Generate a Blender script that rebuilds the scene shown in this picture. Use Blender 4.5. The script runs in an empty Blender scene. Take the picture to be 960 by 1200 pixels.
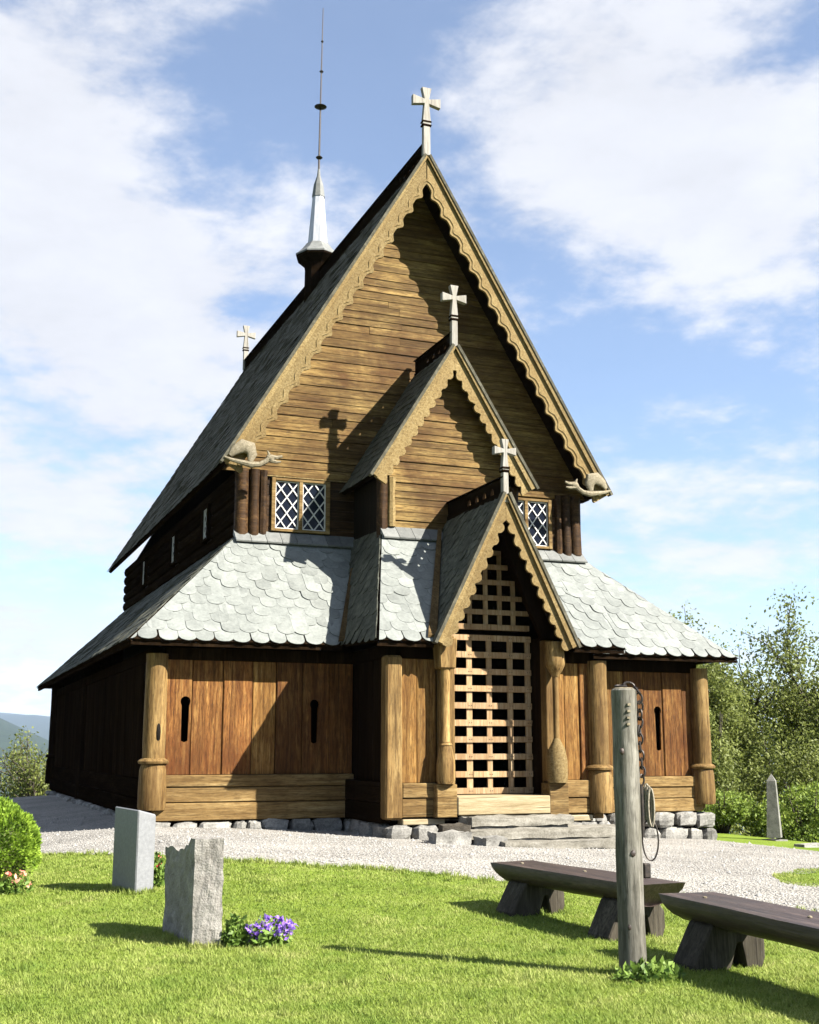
import bpy, bmesh, math, random
import numpy as np
from mathutils import Vector, Matrix, noise as mnoise

R = math.radians
rnd = random.Random(7)
np.random.seed(7)
scene = bpy.context.scene
COL = scene.collection

# ------------------------------------------------------------------ camera
cd = bpy.data.cameras.new('camera')
cam = bpy.data.objects.new('camera', cd)
COL.objects.link(cam)
cd.sensor_fit = 'VERTICAL'
cd.sensor_height = 36.0
cd.lens = 1416.0 / 1200.0 * 36.0
cd.clip_start = 0.1
cd.clip_end = 60000
cam.location = (0, 0, 1.2)
cam.rotation_euler = (R(90 + 11.072), 0, -R(21.532))
scene.camera = cam

# ------------------------------------------------------------------ light
SUN_AZ, SUN_EL = 140.0, 38.5            # azimuth measured from +y towards +x
sd = Vector((math.cos(R(SUN_EL)) * math.sin(R(SUN_AZ)), math.cos(R(SUN_EL)) * math.cos(R(SUN_AZ)), math.sin(R(SUN_EL))))
sl = bpy.data.lights.new('sun', 'SUN')
sl.energy = 5.0
sl.angle = R(0.53)
sl.color = (1.0, 0.95, 0.86)
so = bpy.data.objects.new('sun', sl)
COL.objects.link(so)
so.rotation_euler = (-sd).to_track_quat('-Z', 'Y').to_euler()
so.location = (20, -20, 40)

scene.view_settings.view_transform = 'Standard'
scene.view_settings.look = 'None'
scene.view_settings.gamma = 1.0
scene.view_settings.use_curve_mapping = False
scene.view_settings.exposure = 2.12
scene.render.engine = 'CYCLES'
scene.cycles.use_denoising = True
scene.cycles.max_bounces = 6
scene.cycles.diffuse_bounces = 3
scene.cycles.glossy_bounces = 2
scene.cycles.transmission_bounces = 4
scene.cycles.transparent_max_bounces = 8
scene.cycles.volume_bounces = 0
scene.cycles.caustics_reflective = False
scene.cycles.caustics_refractive = False

SKY_STRENGTH = 0.052
world = bpy.data.worlds.new('World')
scene.world = world
world.use_nodes = True
wn = world.node_tree
wn.nodes.clear()
def wnode(t, **kw):
    n = wn.nodes.new(t)
    for k, v in kw.items():
        setattr(n, k, v)
    return n
def wmath(op, a, b=None, c=None, clamp=False):
    n = wnode('ShaderNodeMath', operation=op, use_clamp=clamp)
    for i, v in enumerate((a, b, c)):
        if v is None: continue
        if isinstance(v, (int, float)): n.inputs[i].default_value = v
        else: wn.links.new(v, n.inputs[i])
    return n.outputs[0]
wout = wnode('ShaderNodeOutputWorld')
wbg = wnode('ShaderNodeBackground')
wbg.inputs['Strength'].default_value = SKY_STRENGTH
sky = wnode('ShaderNodeTexSky', sky_type='NISHITA')
sky.sun_disc = False
sky.sun_elevation = R(SUN_EL)
sky.sun_rotation = R(SUN_AZ)
sky.altitude = 500
sky.air_density = 1.0
sky.dust_density = 0.6
sky.ozone_density = 3.0
tc = wnode('ShaderNodeTexCoord')
sep = wnode('ShaderNodeSeparateXYZ')
wn.links.new(tc.outputs['Generated'], sep.inputs[0])
den = wmath('ADD', wmath('MAXIMUM', sep.outputs[2], 0.0), 0.22)
cx = wmath('DIVIDE', sep.outputs[0], den)
cy = wmath('DIVIDE', sep.outputs[1], den)
comb = wnode('ShaderNodeCombineXYZ')
wn.links.new(cx, comb.inputs[0]); wn.links.new(cy, comb.inputs[1])
wn.links.new(wmath('MULTIPLY', sep.outputs[2], 1.5), comb.inputs[2])
def wnoise(scale, detail, rough, dist, w):
    n = wnode('ShaderNodeTexNoise', noise_dimensions='4D')
    wn.links.new(comb.outputs[0], n.inputs['Vector'])
    n.inputs['Scale'].default_value = scale; n.inputs['Detail'].default_value = detail
    n.inputs['Roughness'].default_value = rough; n.inputs['Distortion'].default_value = dist
    n.inputs['W'].default_value = w
    return n.outputs[0]
nb = wnoise(1.5, 10, 0.58, 0.35, 3.1)
nf = wnoise(4.6, 11, 0.62, 0.15, 8.4)
np_ = wnoise(12.0, 8, 0.6, 0.1, 2.7)
cover = wmath('ADD', wmath('MULTIPLY', nb, 0.52), wmath('ADD', wmath('MULTIPLY', nf, 0.50), wmath('MULTIPLY', np_, 0.20)))
# the cloud banks and the clear gaps between them, by direction
BANKS = [(0.2323, 0.8438, 0.4837, 0.075, -0.0936), (0.1452, 0.8741, 0.4636, 0.055, -0.12), (0.2806, 0.801, 0.5288, 0.06, -0.072), (0.534, 0.7773, 0.3327, 0.075, -0.0936), (0.4763, 0.8122, 0.3368, 0.05, -0.0576),
         (0.1045, 0.9241, 0.3675, 0.075, 0.12), (0.0624, 0.912, 0.4055, 0.08, 0.068), (0.4703, 0.7549, 0.4572, 0.11, 0.1445), (0.5578, 0.7259, 0.4024, 0.09, 0.085), (0.0874, 0.8497, 0.5199, 0.07, 0.0765),
         (0.0818, 0.9819, 0.1708, 0.13, 0.102), (0.5837, 0.7905, 0.1858, 0.06, 0.085), (0.0727, 0.9546, 0.2887, 0.05, -0.09), (0.5682, 0.6487, 0.5063, 0.06, -0.0576)]
for (bx_, by_, bz_, w_, a_) in BANKS:
    L = math.sqrt(bx_**2 + by_**2 + bz_**2)
    dt = wnode('ShaderNodeVectorMath', operation='DOT_PRODUCT')
    wn.links.new(tc.outputs['Generated'], dt.inputs[0]); dt.inputs[1].default_value = (bx_/L, by_/L, bz_/L)
    e = wmath('POWER', 2.718, wmath('MULTIPLY', wmath('SUBTRACT', dt.outputs['Value'], 1.0), 1.0 / (w_ * w_)))
    cover = wmath('ADD', cover, wmath('MULTIPLY', e, a_))
mr = wnode('ShaderNodeMapRange', interpolation_type='SMOOTHSTEP')
wn.links.new(cover, mr.inputs[0])
mr.inputs[1].default_value = 0.585; mr.inputs[2].default_value = 0.735
mr.inputs[3].default_value = 0.13; mr.inputs[4].default_value = 0.97
# cloud body: a little greyer where it is thick
shade = wnode('ShaderNodeMapRange')
wn.links.new(nf, shade.inputs[0]); shade.inputs[1].default_value = 0.35; shade.inputs[2].default_value = 0.75
shade.inputs[3].default_value = 0.9; shade.inputs[4].default_value = 1.08
ccol = wnode('ShaderNodeVectorMath', operation='SCALE')
ccol.inputs[0].default_value = (4.0, 4.1, 4.38)
wn.links.new(shade.outputs[0], ccol.inputs['Scale'])
wmix = wnode('ShaderNodeMix', data_type='RGBA')
wn.links.new(mr.outputs[0], wmix.inputs['Factor'])
wn.links.new(sky.outputs[0], wmix.inputs['A'])
wn.links.new(ccol.outputs[0], wmix.inputs['B'])
wn.links.new(wmix.outputs['Result'], wbg.inputs['Color'])
wn.links.new(wbg.outputs[0], wout.inputs[0])

# ------------------------------------------------------------------ materials
def new_mat(name):
    m = bpy.data.materials.new(name)
    m.use_nodes = True
    nt = m.node_tree
    return m, nt, nt.nodes['Principled BSDF']
class NT:
    """tiny node helper"""
    def __init__(s, nt): s.nt = nt
    def n(s, t, **kw):
        x = s.nt.nodes.new(t)
        for k, v in kw.items(): setattr(x, k, v)
        return x
    def link(s, a, b): s.nt.links.new(a, b)
    def math(s, op, a, b=None, clamp=False):
        n = s.n('ShaderNodeMath', operation=op, use_clamp=clamp)
        for i, v in enumerate((a, b)):
            if v is None: continue
            if isinstance(v, (int, float)): n.inputs[i].default_value = v
            else: s.link(v, n.inputs[i])
        return n.outputs[0]
    def coords(s, scale=(1, 1, 1), rand=True, world=False):
        tc = s.n('ShaderNodeTexCoord')
        src = tc.outputs['Object']
        if world:
            src = s.n('ShaderNodeNewGeometry').outputs['Position']
        if rand:
            oi = s.n('ShaderNodeObjectInfo')
            k = s.math('MULTIPLY', oi.outputs['Random'], 57.0)
            ad = s.n('ShaderNodeVectorMath', operation='ADD')
            s.link(src, ad.inputs[0]); s.link(k, ad.inputs[1]); src = ad.outputs[0]
        mp = s.n('ShaderNodeMapping'); mp.inputs['Scale'].default_value = scale
        s.link(src, mp.inputs['Vector'])
        return mp.outputs[0]
    def noise(s, vec, scale, detail=6, rough=0.55, dist=0.0):
        n = s.n('ShaderNodeTexNoise')
        s.link(vec, n.inputs['Vector']); n.inputs['Scale'].default_value = scale
        n.inputs['Detail'].default_value = detail; n.inputs['Roughness'].default_value = rough; n.inputs['Distortion'].default_value = dist
        return n.outputs[0]
    def ramp(s, fac, stops):
        r = s.n('ShaderNodeValToRGB')
        el = r.color_ramp.elements
        while len(el) < len(stops): el.new(0.5)
        for e, (p, c) in zip(el, stops):
            e.position = p; e.color = (*c, 1)
        s.link(fac, r.inputs[0])
        return r.outputs[0]
    def mix(s, fac, a, b, blend='MIX'):
        m = s.n('ShaderNodeMix', data_type='RGBA', blend_type=blend)
        for k, v in (('Factor', fac), ('A', a), ('B', b)):
            if isinstance(v, (int, float)): m.inputs[k].default_value = v
            elif isinstance(v, tuple): m.inputs[k].default_value = (*v, 1)
            else: s.link(v, m.inputs[k])
        return m.outputs['Result']
    def bump(s, h, strength, dist=0.02):
        b = s.n('ShaderNodeBump'); b.inputs['Strength'].default_value = strength; b.inputs['Distance'].default_value = dist
        s.link(h, b.inputs['Height']); return b.outputs[0]

def wood(name, dark, mid, light, axis='z', rough=0.75, stain=(0.02, 0.012, 0.006), stain_amt=0.5, grain=1.0, vary=0.35, spec=0.1, stain_scale=0.9, fleck=0.55):
    KW = 0.46
    dark, mid, light, stain = [tuple(KW * q for q in t) for t in (dark, mid, light, stain)]
    m, nt, b = new_mat(name); h = NT(nt)
    sc = {'x': (0.7, 11, 11), 'y': (11, 0.7, 11), 'z': (11, 11, 0.7)}[axis]
    v = h.coords(sc)
    n1 = h.noise(v, 1.2 * grain, 8, 0.62, 0.4)
    fine = h.noise(v, 6.0 * grain, 4, 0.7)
    v2 = h.coords((1, 1, 1), rand=False)
    big = h.noise(v2, stain_scale, 6, 0.65, 0.6)
    col = h.ramp(h.math('ADD', h.math('MULTIPLY', n1, 0.62), h.math('MULTIPLY', fine, 0.38)), [(0.36, dark), (0.5, mid), (0.63, light)])
    st = h.ramp(big, [(0.36, (1, 1, 1)), (0.62, (0, 0, 0))])
    g = h.math('MULTIPLY', st, stain_amt)
    col = h.mix(g, col, stain)
    sp = {'x': (0.35, 22, 22), 'y': (22, 0.35, 22), 'z': (22, 22, 0.35)}[axis]
    ck = h.ramp(h.noise(h.coords(sp), 1.6, 3, 0.6, 0.2), [(0.30, (1, 1, 1)), (0.40, (0, 0, 0))])
    col = h.mix(h.math('MULTIPLY', ck, 0.8), col, tuple(q * .2 for q in dark))
    sq = {'x': (5, 34, 34), 'y': (34, 5, 34), 'z': (34, 34, 5)}[axis]
    fl_ = h.ramp(h.noise(h.coords(sq), 1.3, 4, 0.65, 0.3), [(0.36, (1, 1, 1)), (0.52, (0, 0, 0))])
    col = h.mix(h.math('MULTIPLY', fl_, fleck), col, tuple(q * .45 for q in dark))
    run = h.ramp(h.noise(h.coords({'x': (.25, 3, 3), 'y': (3, .25, 3), 'z': (4, 4, .3)}[axis]), 1.0, 5, 0.6, 0.5), [(0.40, (1, 1, 1)), (0.60, (0, 0, 0))])
    col = h.mix(h.math('MULTIPLY', run, fleck * .8), col, tuple(q * .8 for q in dark))
    oi = h.n('ShaderNodeObjectInfo')
    k = h.n('ShaderNodeMapRange'); h.link(oi.outputs['Random'], k.inputs[0]); k.inputs[3].default_value = 1 - vary; k.inputs[4].default_value = 1 + vary * 0.6
    hs = h.n('ShaderNodeHueSaturation'); h.link(col, hs.inputs['Color']); h.link(k.outputs[0], hs.inputs['Value'])
    h.link(hs.outputs[0], b.inputs['Base Color'])
    b.inputs['Roughness'].default_value = rough
    b.inputs['Specular IOR Level'].default_value = spec
    h.link(h.bump(h.math('ADD', n1, h.math('MULTIPLY', fine, 0.5)), 0.55, 0.012), b.inputs['Normal'])
    return m

def stonemat(name, c1, c2, c3, scale=9, bump=0.5, rough=0.85, vary=0.25, spot=60, bd=0.02, K=0.54):
    c1, c2, c3 = [tuple(K * q for q in t) for t in (c1, c2, c3)]
    m, nt, b = new_mat(name); h = NT(nt)
    v = h.coords((1, 1, 1))
    n = h.noise(v, scale, 9, 0.65, 0.2)
    s = h.noise(v, spot, 3, 0.6)
    col = h.ramp(h.math('ADD', h.math('MULTIPLY', n, 0.6), h.math('MULTIPLY', s, 0.4)), [(0.33, c1), (0.5, c2), (0.66, c3)])
    oi = h.n('ShaderNodeObjectInfo')
    k = h.n('ShaderNodeMapRange'); h.link(oi.outputs['Random'], k.inputs[0]); k.inputs[3].default_value = 1 - vary; k.inputs[4].default_value = 1 + vary
    hs = h.n('ShaderNodeHueSaturation'); h.link(col, hs.inputs['Color']); h.link(k.outputs[0], hs.inputs['Value'])
    h.link(hs.outputs[0], b.inputs['Base Color'])
    b.inputs['Roughness'].default_value = rough
    b.inputs['Specular IOR Level'].default_value = 0.3 if rough < .8 else 0.1
    h.link(h.bump(h.math('ADD', n, h.math('MULTIPLY', s, 0.3)), bump, bd), b.inputs['Normal'])
    return m

def leafmat(name, c1, c2, c3, scale=3.0, trans=0.35, rand=True):
    m, nt, b = new_mat(name); h = NT(nt)
    v = h.coords((1, 1, 1), rand=False)
    n = h.noise(v, scale, 5, 0.7)
    wnz = h.n('ShaderNodeTexWhiteNoise', noise_dimensions='3D')
    sn = h.n('ShaderNodeVectorMath', operation='SNAP'); h.link(v, sn.inputs[0]); sn.inputs[1].default_value = (0.09, 0.09, 0.09)
    h.link(sn.outputs[0], wnz.inputs[0])
    f = h.math('ADD', h.math('MULTIPLY', n, 0.7), h.math('MULTIPLY', wnz.outputs['Value'], 0.3))
    col = h.ramp(f, [(0.3, c1), (0.5, c2), (0.72, c3)])
    h.link(col, b.inputs['Base Color'])
    b.inputs['Roughness'].default_value = 0.55
    b.inputs['Specular IOR Level'].default_value = 0.25
    tr = h.n('ShaderNodeBsdfTranslucent'); h.link(col, tr.inputs[0])
    mx = h.n('ShaderNodeMixShader'); mx.inputs[0].default_value = trans
    h.link(b.outputs[0], mx.inputs[1]); h.link(tr.outputs[0], mx.inputs[2])
    h.link(mx.outputs[0], nt.nodes['Material Output'].inputs[0])
    return m

M = {}
M['gable'] = wood('gable_board_wood', (0.10, 0.055, 0.016), (0.37, 0.235, 0.077), (0.68, 0.475, 0.175), 'x', stain=(0.10, 0.04, 0.012), stain_amt=0.85, vary=0.20, stain_scale=0.6, grain=1.3)
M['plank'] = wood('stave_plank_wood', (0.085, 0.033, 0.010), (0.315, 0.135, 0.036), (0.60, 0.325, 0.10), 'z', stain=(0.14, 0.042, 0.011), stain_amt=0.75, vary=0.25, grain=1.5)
M['plank_gold'] = wood('golden_plank_wood', (0.12, 0.052, 0.013), (0.40, 0.21, 0.056), (0.64, 0.40, 0.135), 'z', stain=(0.22, 0.085, 0.022), stain_amt=0.55, vary=0.18, grain=1.5)
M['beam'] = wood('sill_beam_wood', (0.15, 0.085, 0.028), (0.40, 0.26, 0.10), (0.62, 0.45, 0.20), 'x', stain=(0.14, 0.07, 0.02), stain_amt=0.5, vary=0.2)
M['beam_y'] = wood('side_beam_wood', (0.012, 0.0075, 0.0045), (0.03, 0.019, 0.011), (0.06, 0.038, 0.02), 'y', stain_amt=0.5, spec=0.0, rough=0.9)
M['sill_pale'] = wood('threshold_wood', (0.36, 0.27, 0.14), (0.55, 0.44, 0.26), (0.70, 0.59, 0.39), 'x', stain_amt=0.12, vary=0.12, fleck=0.2)
M['post'] = wood('turned_post_wood', (0.15, 0.082, 0.028), (0.44, 0.275, 0.10), (0.64, 0.44, 0.18), 'z', stain=(0.10, 0.05, 0.015), stain_amt=0.45, vary=0.15)
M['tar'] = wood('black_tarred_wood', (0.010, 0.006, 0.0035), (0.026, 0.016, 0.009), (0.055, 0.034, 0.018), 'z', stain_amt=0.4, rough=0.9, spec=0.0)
M['tar_h'] = wood('black_tarred_log', (0.010, 0.006, 0.004), (0.026, 0.017, 0.010), (0.055, 0.036, 0.02), 'y', stain_amt=0.4, rough=0.9, spec=0.0)
M['tar_shade_x'] = wood('tarred_and_shaded_board', (0.035, 0.018, 0.008), (0.10, 0.05, 0.018), (0.22, 0.125, 0.05), 'x', stain_amt=0.5, rough=0.65)  # tarred boards, and corner posts with eave shade put into the colour
M['tar_in'] = wood('dark_inner_timber', (0.008, 0.006, 0.004), (0.014, 0.010, 0.006), (0.026, 0.018, 0.011), 'z', stain_amt=0.3, rough=0.8)
M['carved'] = wood('carved_pale_wood', (0.20, 0.13, 0.048), (0.38, 0.275, 0.118), (0.54, 0.415, 0.20), 'y', stain=(0.22, 0.13, 0.04), stain_amt=0.5, vary=0.15, grain=2, fleck=0.2)
M['bone'] = wood('weathered_pale_wood', (0.20, 0.165, 0.105), (0.40, 0.345, 0.24), (0.58, 0.51, 0.38), 'y', stain=(0.25, 0.2, 0.12), stain_amt=0.3, vary=0.1, grain=2, fleck=0.2)
M['cross'] = wood('white_cross_wood', (0.34, 0.31, 0.27), (0.50, 0.47, 0.42), (0.62, 0.59, 0.54), 'z', stain=(0.42, 0.36, 0.26), stain_amt=0.3, vary=0.08, grain=2, fleck=0.2)
M['gate'] = wood('gate_slat_wood', (0.40, 0.25, 0.115), (0.60, 0.42, 0.235), (0.76, 0.59, 0.37), 'z', stain=(0.42, 0.20, 0.08), stain_amt=0.45, vary=0.14, grain=2, stain_scale=1.6, fleck=0.2)
M['gutter'] = wood('valley_board_wood', (0.10, 0.06, 0.02), (0.22, 0.14, 0.055), (0.32, 0.21, 0.09), 'y', stain_amt=0.3)
M['weathered'] = wood('grey_weathered_wood', (0.10, 0.094, 0.076), (0.29, 0.272, 0.23), (0.54, 0.51, 0.44), 'z', stain=(0.14, 0.132, 0.09), stain_amt=0.55, stain_scale=3, vary=0.05)
M['bench_top'] = wood('dark_bench_wood', (0.045, 0.028, 0.023), (0.10, 0.064, 0.052), (0.19, 0.13, 0.105), 'y', stain_amt=0.3, rough=0.55, vary=0.1, spec=0.4, stain=(0.05, 0.05, 0.03))
M['bench_leg'] = wood('grey_brown_log', (0.05, 0.04, 0.03), (0.12, 0.10, 0.075), (0.22, 0.19, 0.15), 'z', stain_amt=0.4, vary=0.1, stain=(0.05, 0.055, 0.03))
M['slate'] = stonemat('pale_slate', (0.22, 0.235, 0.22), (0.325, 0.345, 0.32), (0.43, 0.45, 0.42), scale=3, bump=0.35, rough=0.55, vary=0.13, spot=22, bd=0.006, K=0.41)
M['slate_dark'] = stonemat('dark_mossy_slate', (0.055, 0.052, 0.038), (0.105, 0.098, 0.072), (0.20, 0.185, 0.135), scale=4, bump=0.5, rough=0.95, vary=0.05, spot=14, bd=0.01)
M['slate_side'] = stonemat('dark_grey_slate', (0.05, 0.052, 0.042), (0.10, 0.103, 0.083), (0.19, 0.19, 0.15), scale=4, bump=0.5, rough=0.9, vary=0.05, spot=14, bd=0.01)  # darker slate for the left skirts and the middle and portal roofs
M['flash'] = stonemat('grey_flashing_slate', (0.13, 0.135, 0.13), (0.19, 0.195, 0.185), (0.26, 0.265, 0.25), scale=8, bump=0.3, rough=0.6)
M['rock'] = stonemat('foundation_stone', (0.14, 0.133, 0.12), (0.29, 0.28, 0.255), (0.47, 0.45, 0.41), scale=5, bump=0.8, vary=0.25, spot=40)
M['step'] = stonemat('step_stone', (0.15, 0.138, 0.11), (0.29, 0.27, 0.225), (0.43, 0.405, 0.35), scale=4, bump=0.7, vary=0.12, spot=40)
M['granite'] = stonemat('smooth_grey_granite', (0.26, 0.265, 0.28), (0.34, 0.345, 0.36), (0.42, 0.425, 0.44), scale=30, bump=0.1, vary=0.05, spot=160, rough=0.6, K=0.43)
M['rough_granite'] = stonemat('rough_hewn_granite', (0.22, 0.20, 0.175), (0.40, 0.375, 0.34), (0.58, 0.55, 0.50), scale=7, bump=0.9, vary=0.05, spot=70, K=0.47)
M['obelisk'] = stonemat('grey_obelisk_stone', (0.13, 0.125, 0.11), (0.24, 0.235, 0.21), (0.36, 0.35, 0.31), scale=8, bump=0.4, vary=0.05, spot=80)

m, nt, b = new_mat('window_glass'); b.inputs['Base Color'].default_value = (0.006, 0.008, 0.014, 1); b.inputs['Roughness'].default_value = 0.15; b.inputs['Specular IOR Level'].default_value = 0.08; M['glass'] = m
m, nt, b = new_mat('white_lead_paint'); h = NT(nt); n = h.noise(h.coords((1, 1, 1)), 30, 4)
h.link(h.ramp(n, [(0.3, (0.30, 0.29, 0.27)), (0.7, (0.44, 0.43, 0.41))]), b.inputs['Base Color']); b.inputs['Roughness'].default_value = 0.5; M['white'] = m
m, nt, b = new_mat('spire_sheet_metal'); h = NT(nt); n = h.noise(h.coords((6, 6, 1)), 3, 5)
h.link(h.ramp(n, [(0.3, (0.26, 0.27, 0.29)), (0.7, (0.42, 0.42, 0.44))]), b.inputs['Base Color']); b.inputs['Roughness'].default_value = 0.4; b.inputs['Metallic'].default_value = 0.2; M['sheet'] = m
m, nt, b = new_mat('dark_iron'); h = NT(nt); n = h.noise(h.coords((1, 1, 1)), 40, 4)
h.link(h.ramp(n, [(0.3, (0.012, 0.011, 0.011)), (0.7, (0.045, 0.035, 0.028))]), b.inputs['Base Color']); b.inputs['Roughness'].default_value = 0.55; b.inputs['Metallic'].default_value = 0.6; M['iron'] = m
m, nt, b = new_mat('hemp_rope'); h = NT(nt); n = h.noise(h.coords((1, 1, 1)), 80, 3)
h.link(h.ramp(n, [(0.3, (0.10, 0.085, 0.06)), (0.7, (0.24, 0.21, 0.16))]), b.inputs['Base Color']); b.inputs['Roughness'].default_value = 0.9; M['rope'] = m

M['leaf_tree'] = leafmat('birch_leaf', (0.06, 0.075, 0.015), (0.13, 0.155, 0.035), (0.22, 0.245, 0.07), 0.8, 0.45)
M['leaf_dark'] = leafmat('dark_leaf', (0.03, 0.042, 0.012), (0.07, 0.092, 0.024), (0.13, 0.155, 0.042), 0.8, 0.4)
M['leaf_bush'] = leafmat('bright_bush_leaf', (0.06, 0.09, 0.015), (0.14, 0.20, 0.03), (0.26, 0.32, 0.06), 1.2, 0.4)
M['leaf_shrub'] = leafmat('clipped_shrub_leaf', (0.06, 0.11, 0.012), (0.15, 0.24, 0.022), (0.27, 0.38, 0.045), 6, 0.3)
M['leaf_plant'] = leafmat('plant_leaf', (0.05, 0.09, 0.015), (0.11, 0.18, 0.03), (0.2, 0.28, 0.06), 12, 0.35)
M['purple'] = leafmat('purple_petal', (0.13, 0.06, 0.30), (0.26, 0.14, 0.55), (0.42, 0.28, 0.72), 30, 0.3)
M['pink'] = leafmat('pink_petal', (0.5, 0.16, 0.12), (0.65, 0.30, 0.20), (0.75, 0.55, 0.42), 30, 0.3)
M['red'] = leafmat('red_petal', (0.45, 0.04, 0.04), (0.55, 0.08, 0.07), (0.62, 0.2, 0.15), 30, 0.3)
M['bark'] = stonemat('grey_bark', (0.035, 0.03, 0.022), (0.10, 0.085, 0.065), (0.2, 0.18, 0.15), scale=6, bump=0.8)

# grass
m, nt, b = new_mat('lawn_grass'); h = NT(nt)
v = h.coords((1, 1, 1), rand=False, world=True)
n = h.noise(v, 1.6, 7, 0.7, 0.5); n2 = h.noise(v, 38, 3, 0.6)
colg = h.ramp(h.math('ADD', h.math('MULTIPLY', n, 0.62), h.math('MULTIPLY', n2, 0.38)), [(0.36, (0.10, 0.165, 0.022)), (0.46, (0.175, 0.23, 0.042)), (0.54, (0.235, 0.28, 0.064)), (0.63, (0.34, 0.35, 0.12))])
h.link(colg, b.inputs['Base Color']); b.inputs['Roughness'].default_value = 0.6; b.inputs['Specular IOR Level'].default_value = 0.2
tr = h.n('ShaderNodeBsdfTranslucent'); h.link(colg, tr.inputs[0])
mx = h.n('ShaderNodeMixShader'); mx.inputs[0].default_value = 0.45
h.link(b.outputs[0], mx.inputs[1]); h.link(tr.outputs[0], mx.inputs[2]); h.link(mx.outputs[0], nt.nodes['Material Output'].inputs[0])
M['grass'] = m

# ground: grass soil near, meadow and forest far away
m, nt, b = new_mat('ground_turf'); h = NT(nt)
v = h.coords((1, 1, 1), rand=False, world=True)
n = h.noise(v, 1.1, 6, 0.65); n2 = h.noise(v, 24, 5, 0.7)
near = h.ramp(h.math('ADD', h.math('MULTIPLY', n, 0.5), h.math('MULTIPLY', n2, 0.5)), [(0.34, (0.07, 0.11, 0.010)), (0.52, (0.115, 0.16, 0.018)), (0.68, (0.16, 0.205, 0.034))])
f1 = h.noise(v, 0.0011, 3, 0.5, 0.3); f2 = h.noise(v, 0.03, 6, 0.75)
forest = h.ramp(f2, [(0.35, (0.007, 0.014, 0.008)), (0.65, (0.022, 0.036, 0.016))])
meadow = h.ramp(f2, [(0.35, (0.05, 0.075, 0.024)), (0.65, (0.09, 0.11, 0.04))])
far = h.mix(h.ramp(f1, [(0.64, (0, 0, 0)), (0.70, (1, 1, 1))]), forest, meadow)
geo = h.n('ShaderNodeNewGeometry')
ln = h.n('ShaderNodeVectorMath', operation='LENGTH'); h.link(geo.outputs['Position'], ln.inputs[0])
mr2 = h.n('ShaderNodeMapRange'); h.link(ln.outputs['Value'], mr2.inputs[0]); mr2.inputs[1].default_value = 45; mr2.inputs[2].default_value = 90
h.link(h.mix(mr2.outputs[0], near, far), b.inputs['Base Color'])
b.inputs['Roughness'].default_value = 0.95; b.inputs['Specular IOR Level'].default_value = 0.1
h.link(h.bump(n2, 0.6, 0.03), b.inputs['Normal'])
M['ground'] = m

m, nt, b = new_mat('crushed_gravel'); h = NT(nt)
v = h.coords((1, 1, 1), rand=False, world=True)
vo = h.n('ShaderNodeTexVoronoi'); h.link(v, vo.inputs['Vector']); vo.inputs['Scale'].default_value = 36
hs = h.n('ShaderNodeSeparateColor'); h.link(vo.outputs['Color'], hs.inputs[0])
n = h.noise(v, 0.8, 6, 0.6, 0.8)
gc = h.ramp(h.math('ADD', h.math('MULTIPLY', hs.outputs[0], 0.5), h.math('ADD', h.math('MULTIPLY', n, 0.9), -0.2)), [(0.15, (0.085, 0.079, 0.069)), (0.5, (0.20, 0.186, 0.163)), (0.85, (0.30, 0.282, 0.25))])
h.link(gc, b.inputs['Base Color']); b.inputs['Roughness'].default_value = 0.9
h.link(h.bump(vo.outputs['Distance'], 0.9, 0.025), b.inputs['Normal'])
M['gravel'] = m
M['pebble'] = stonemat('gravel_chip', (0.20, 0.19, 0.18), (0.36, 0.35, 0.33), (0.50, 0.48, 0.45), scale=30, bump=0.3, vary=0.1, spot=90)

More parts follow.
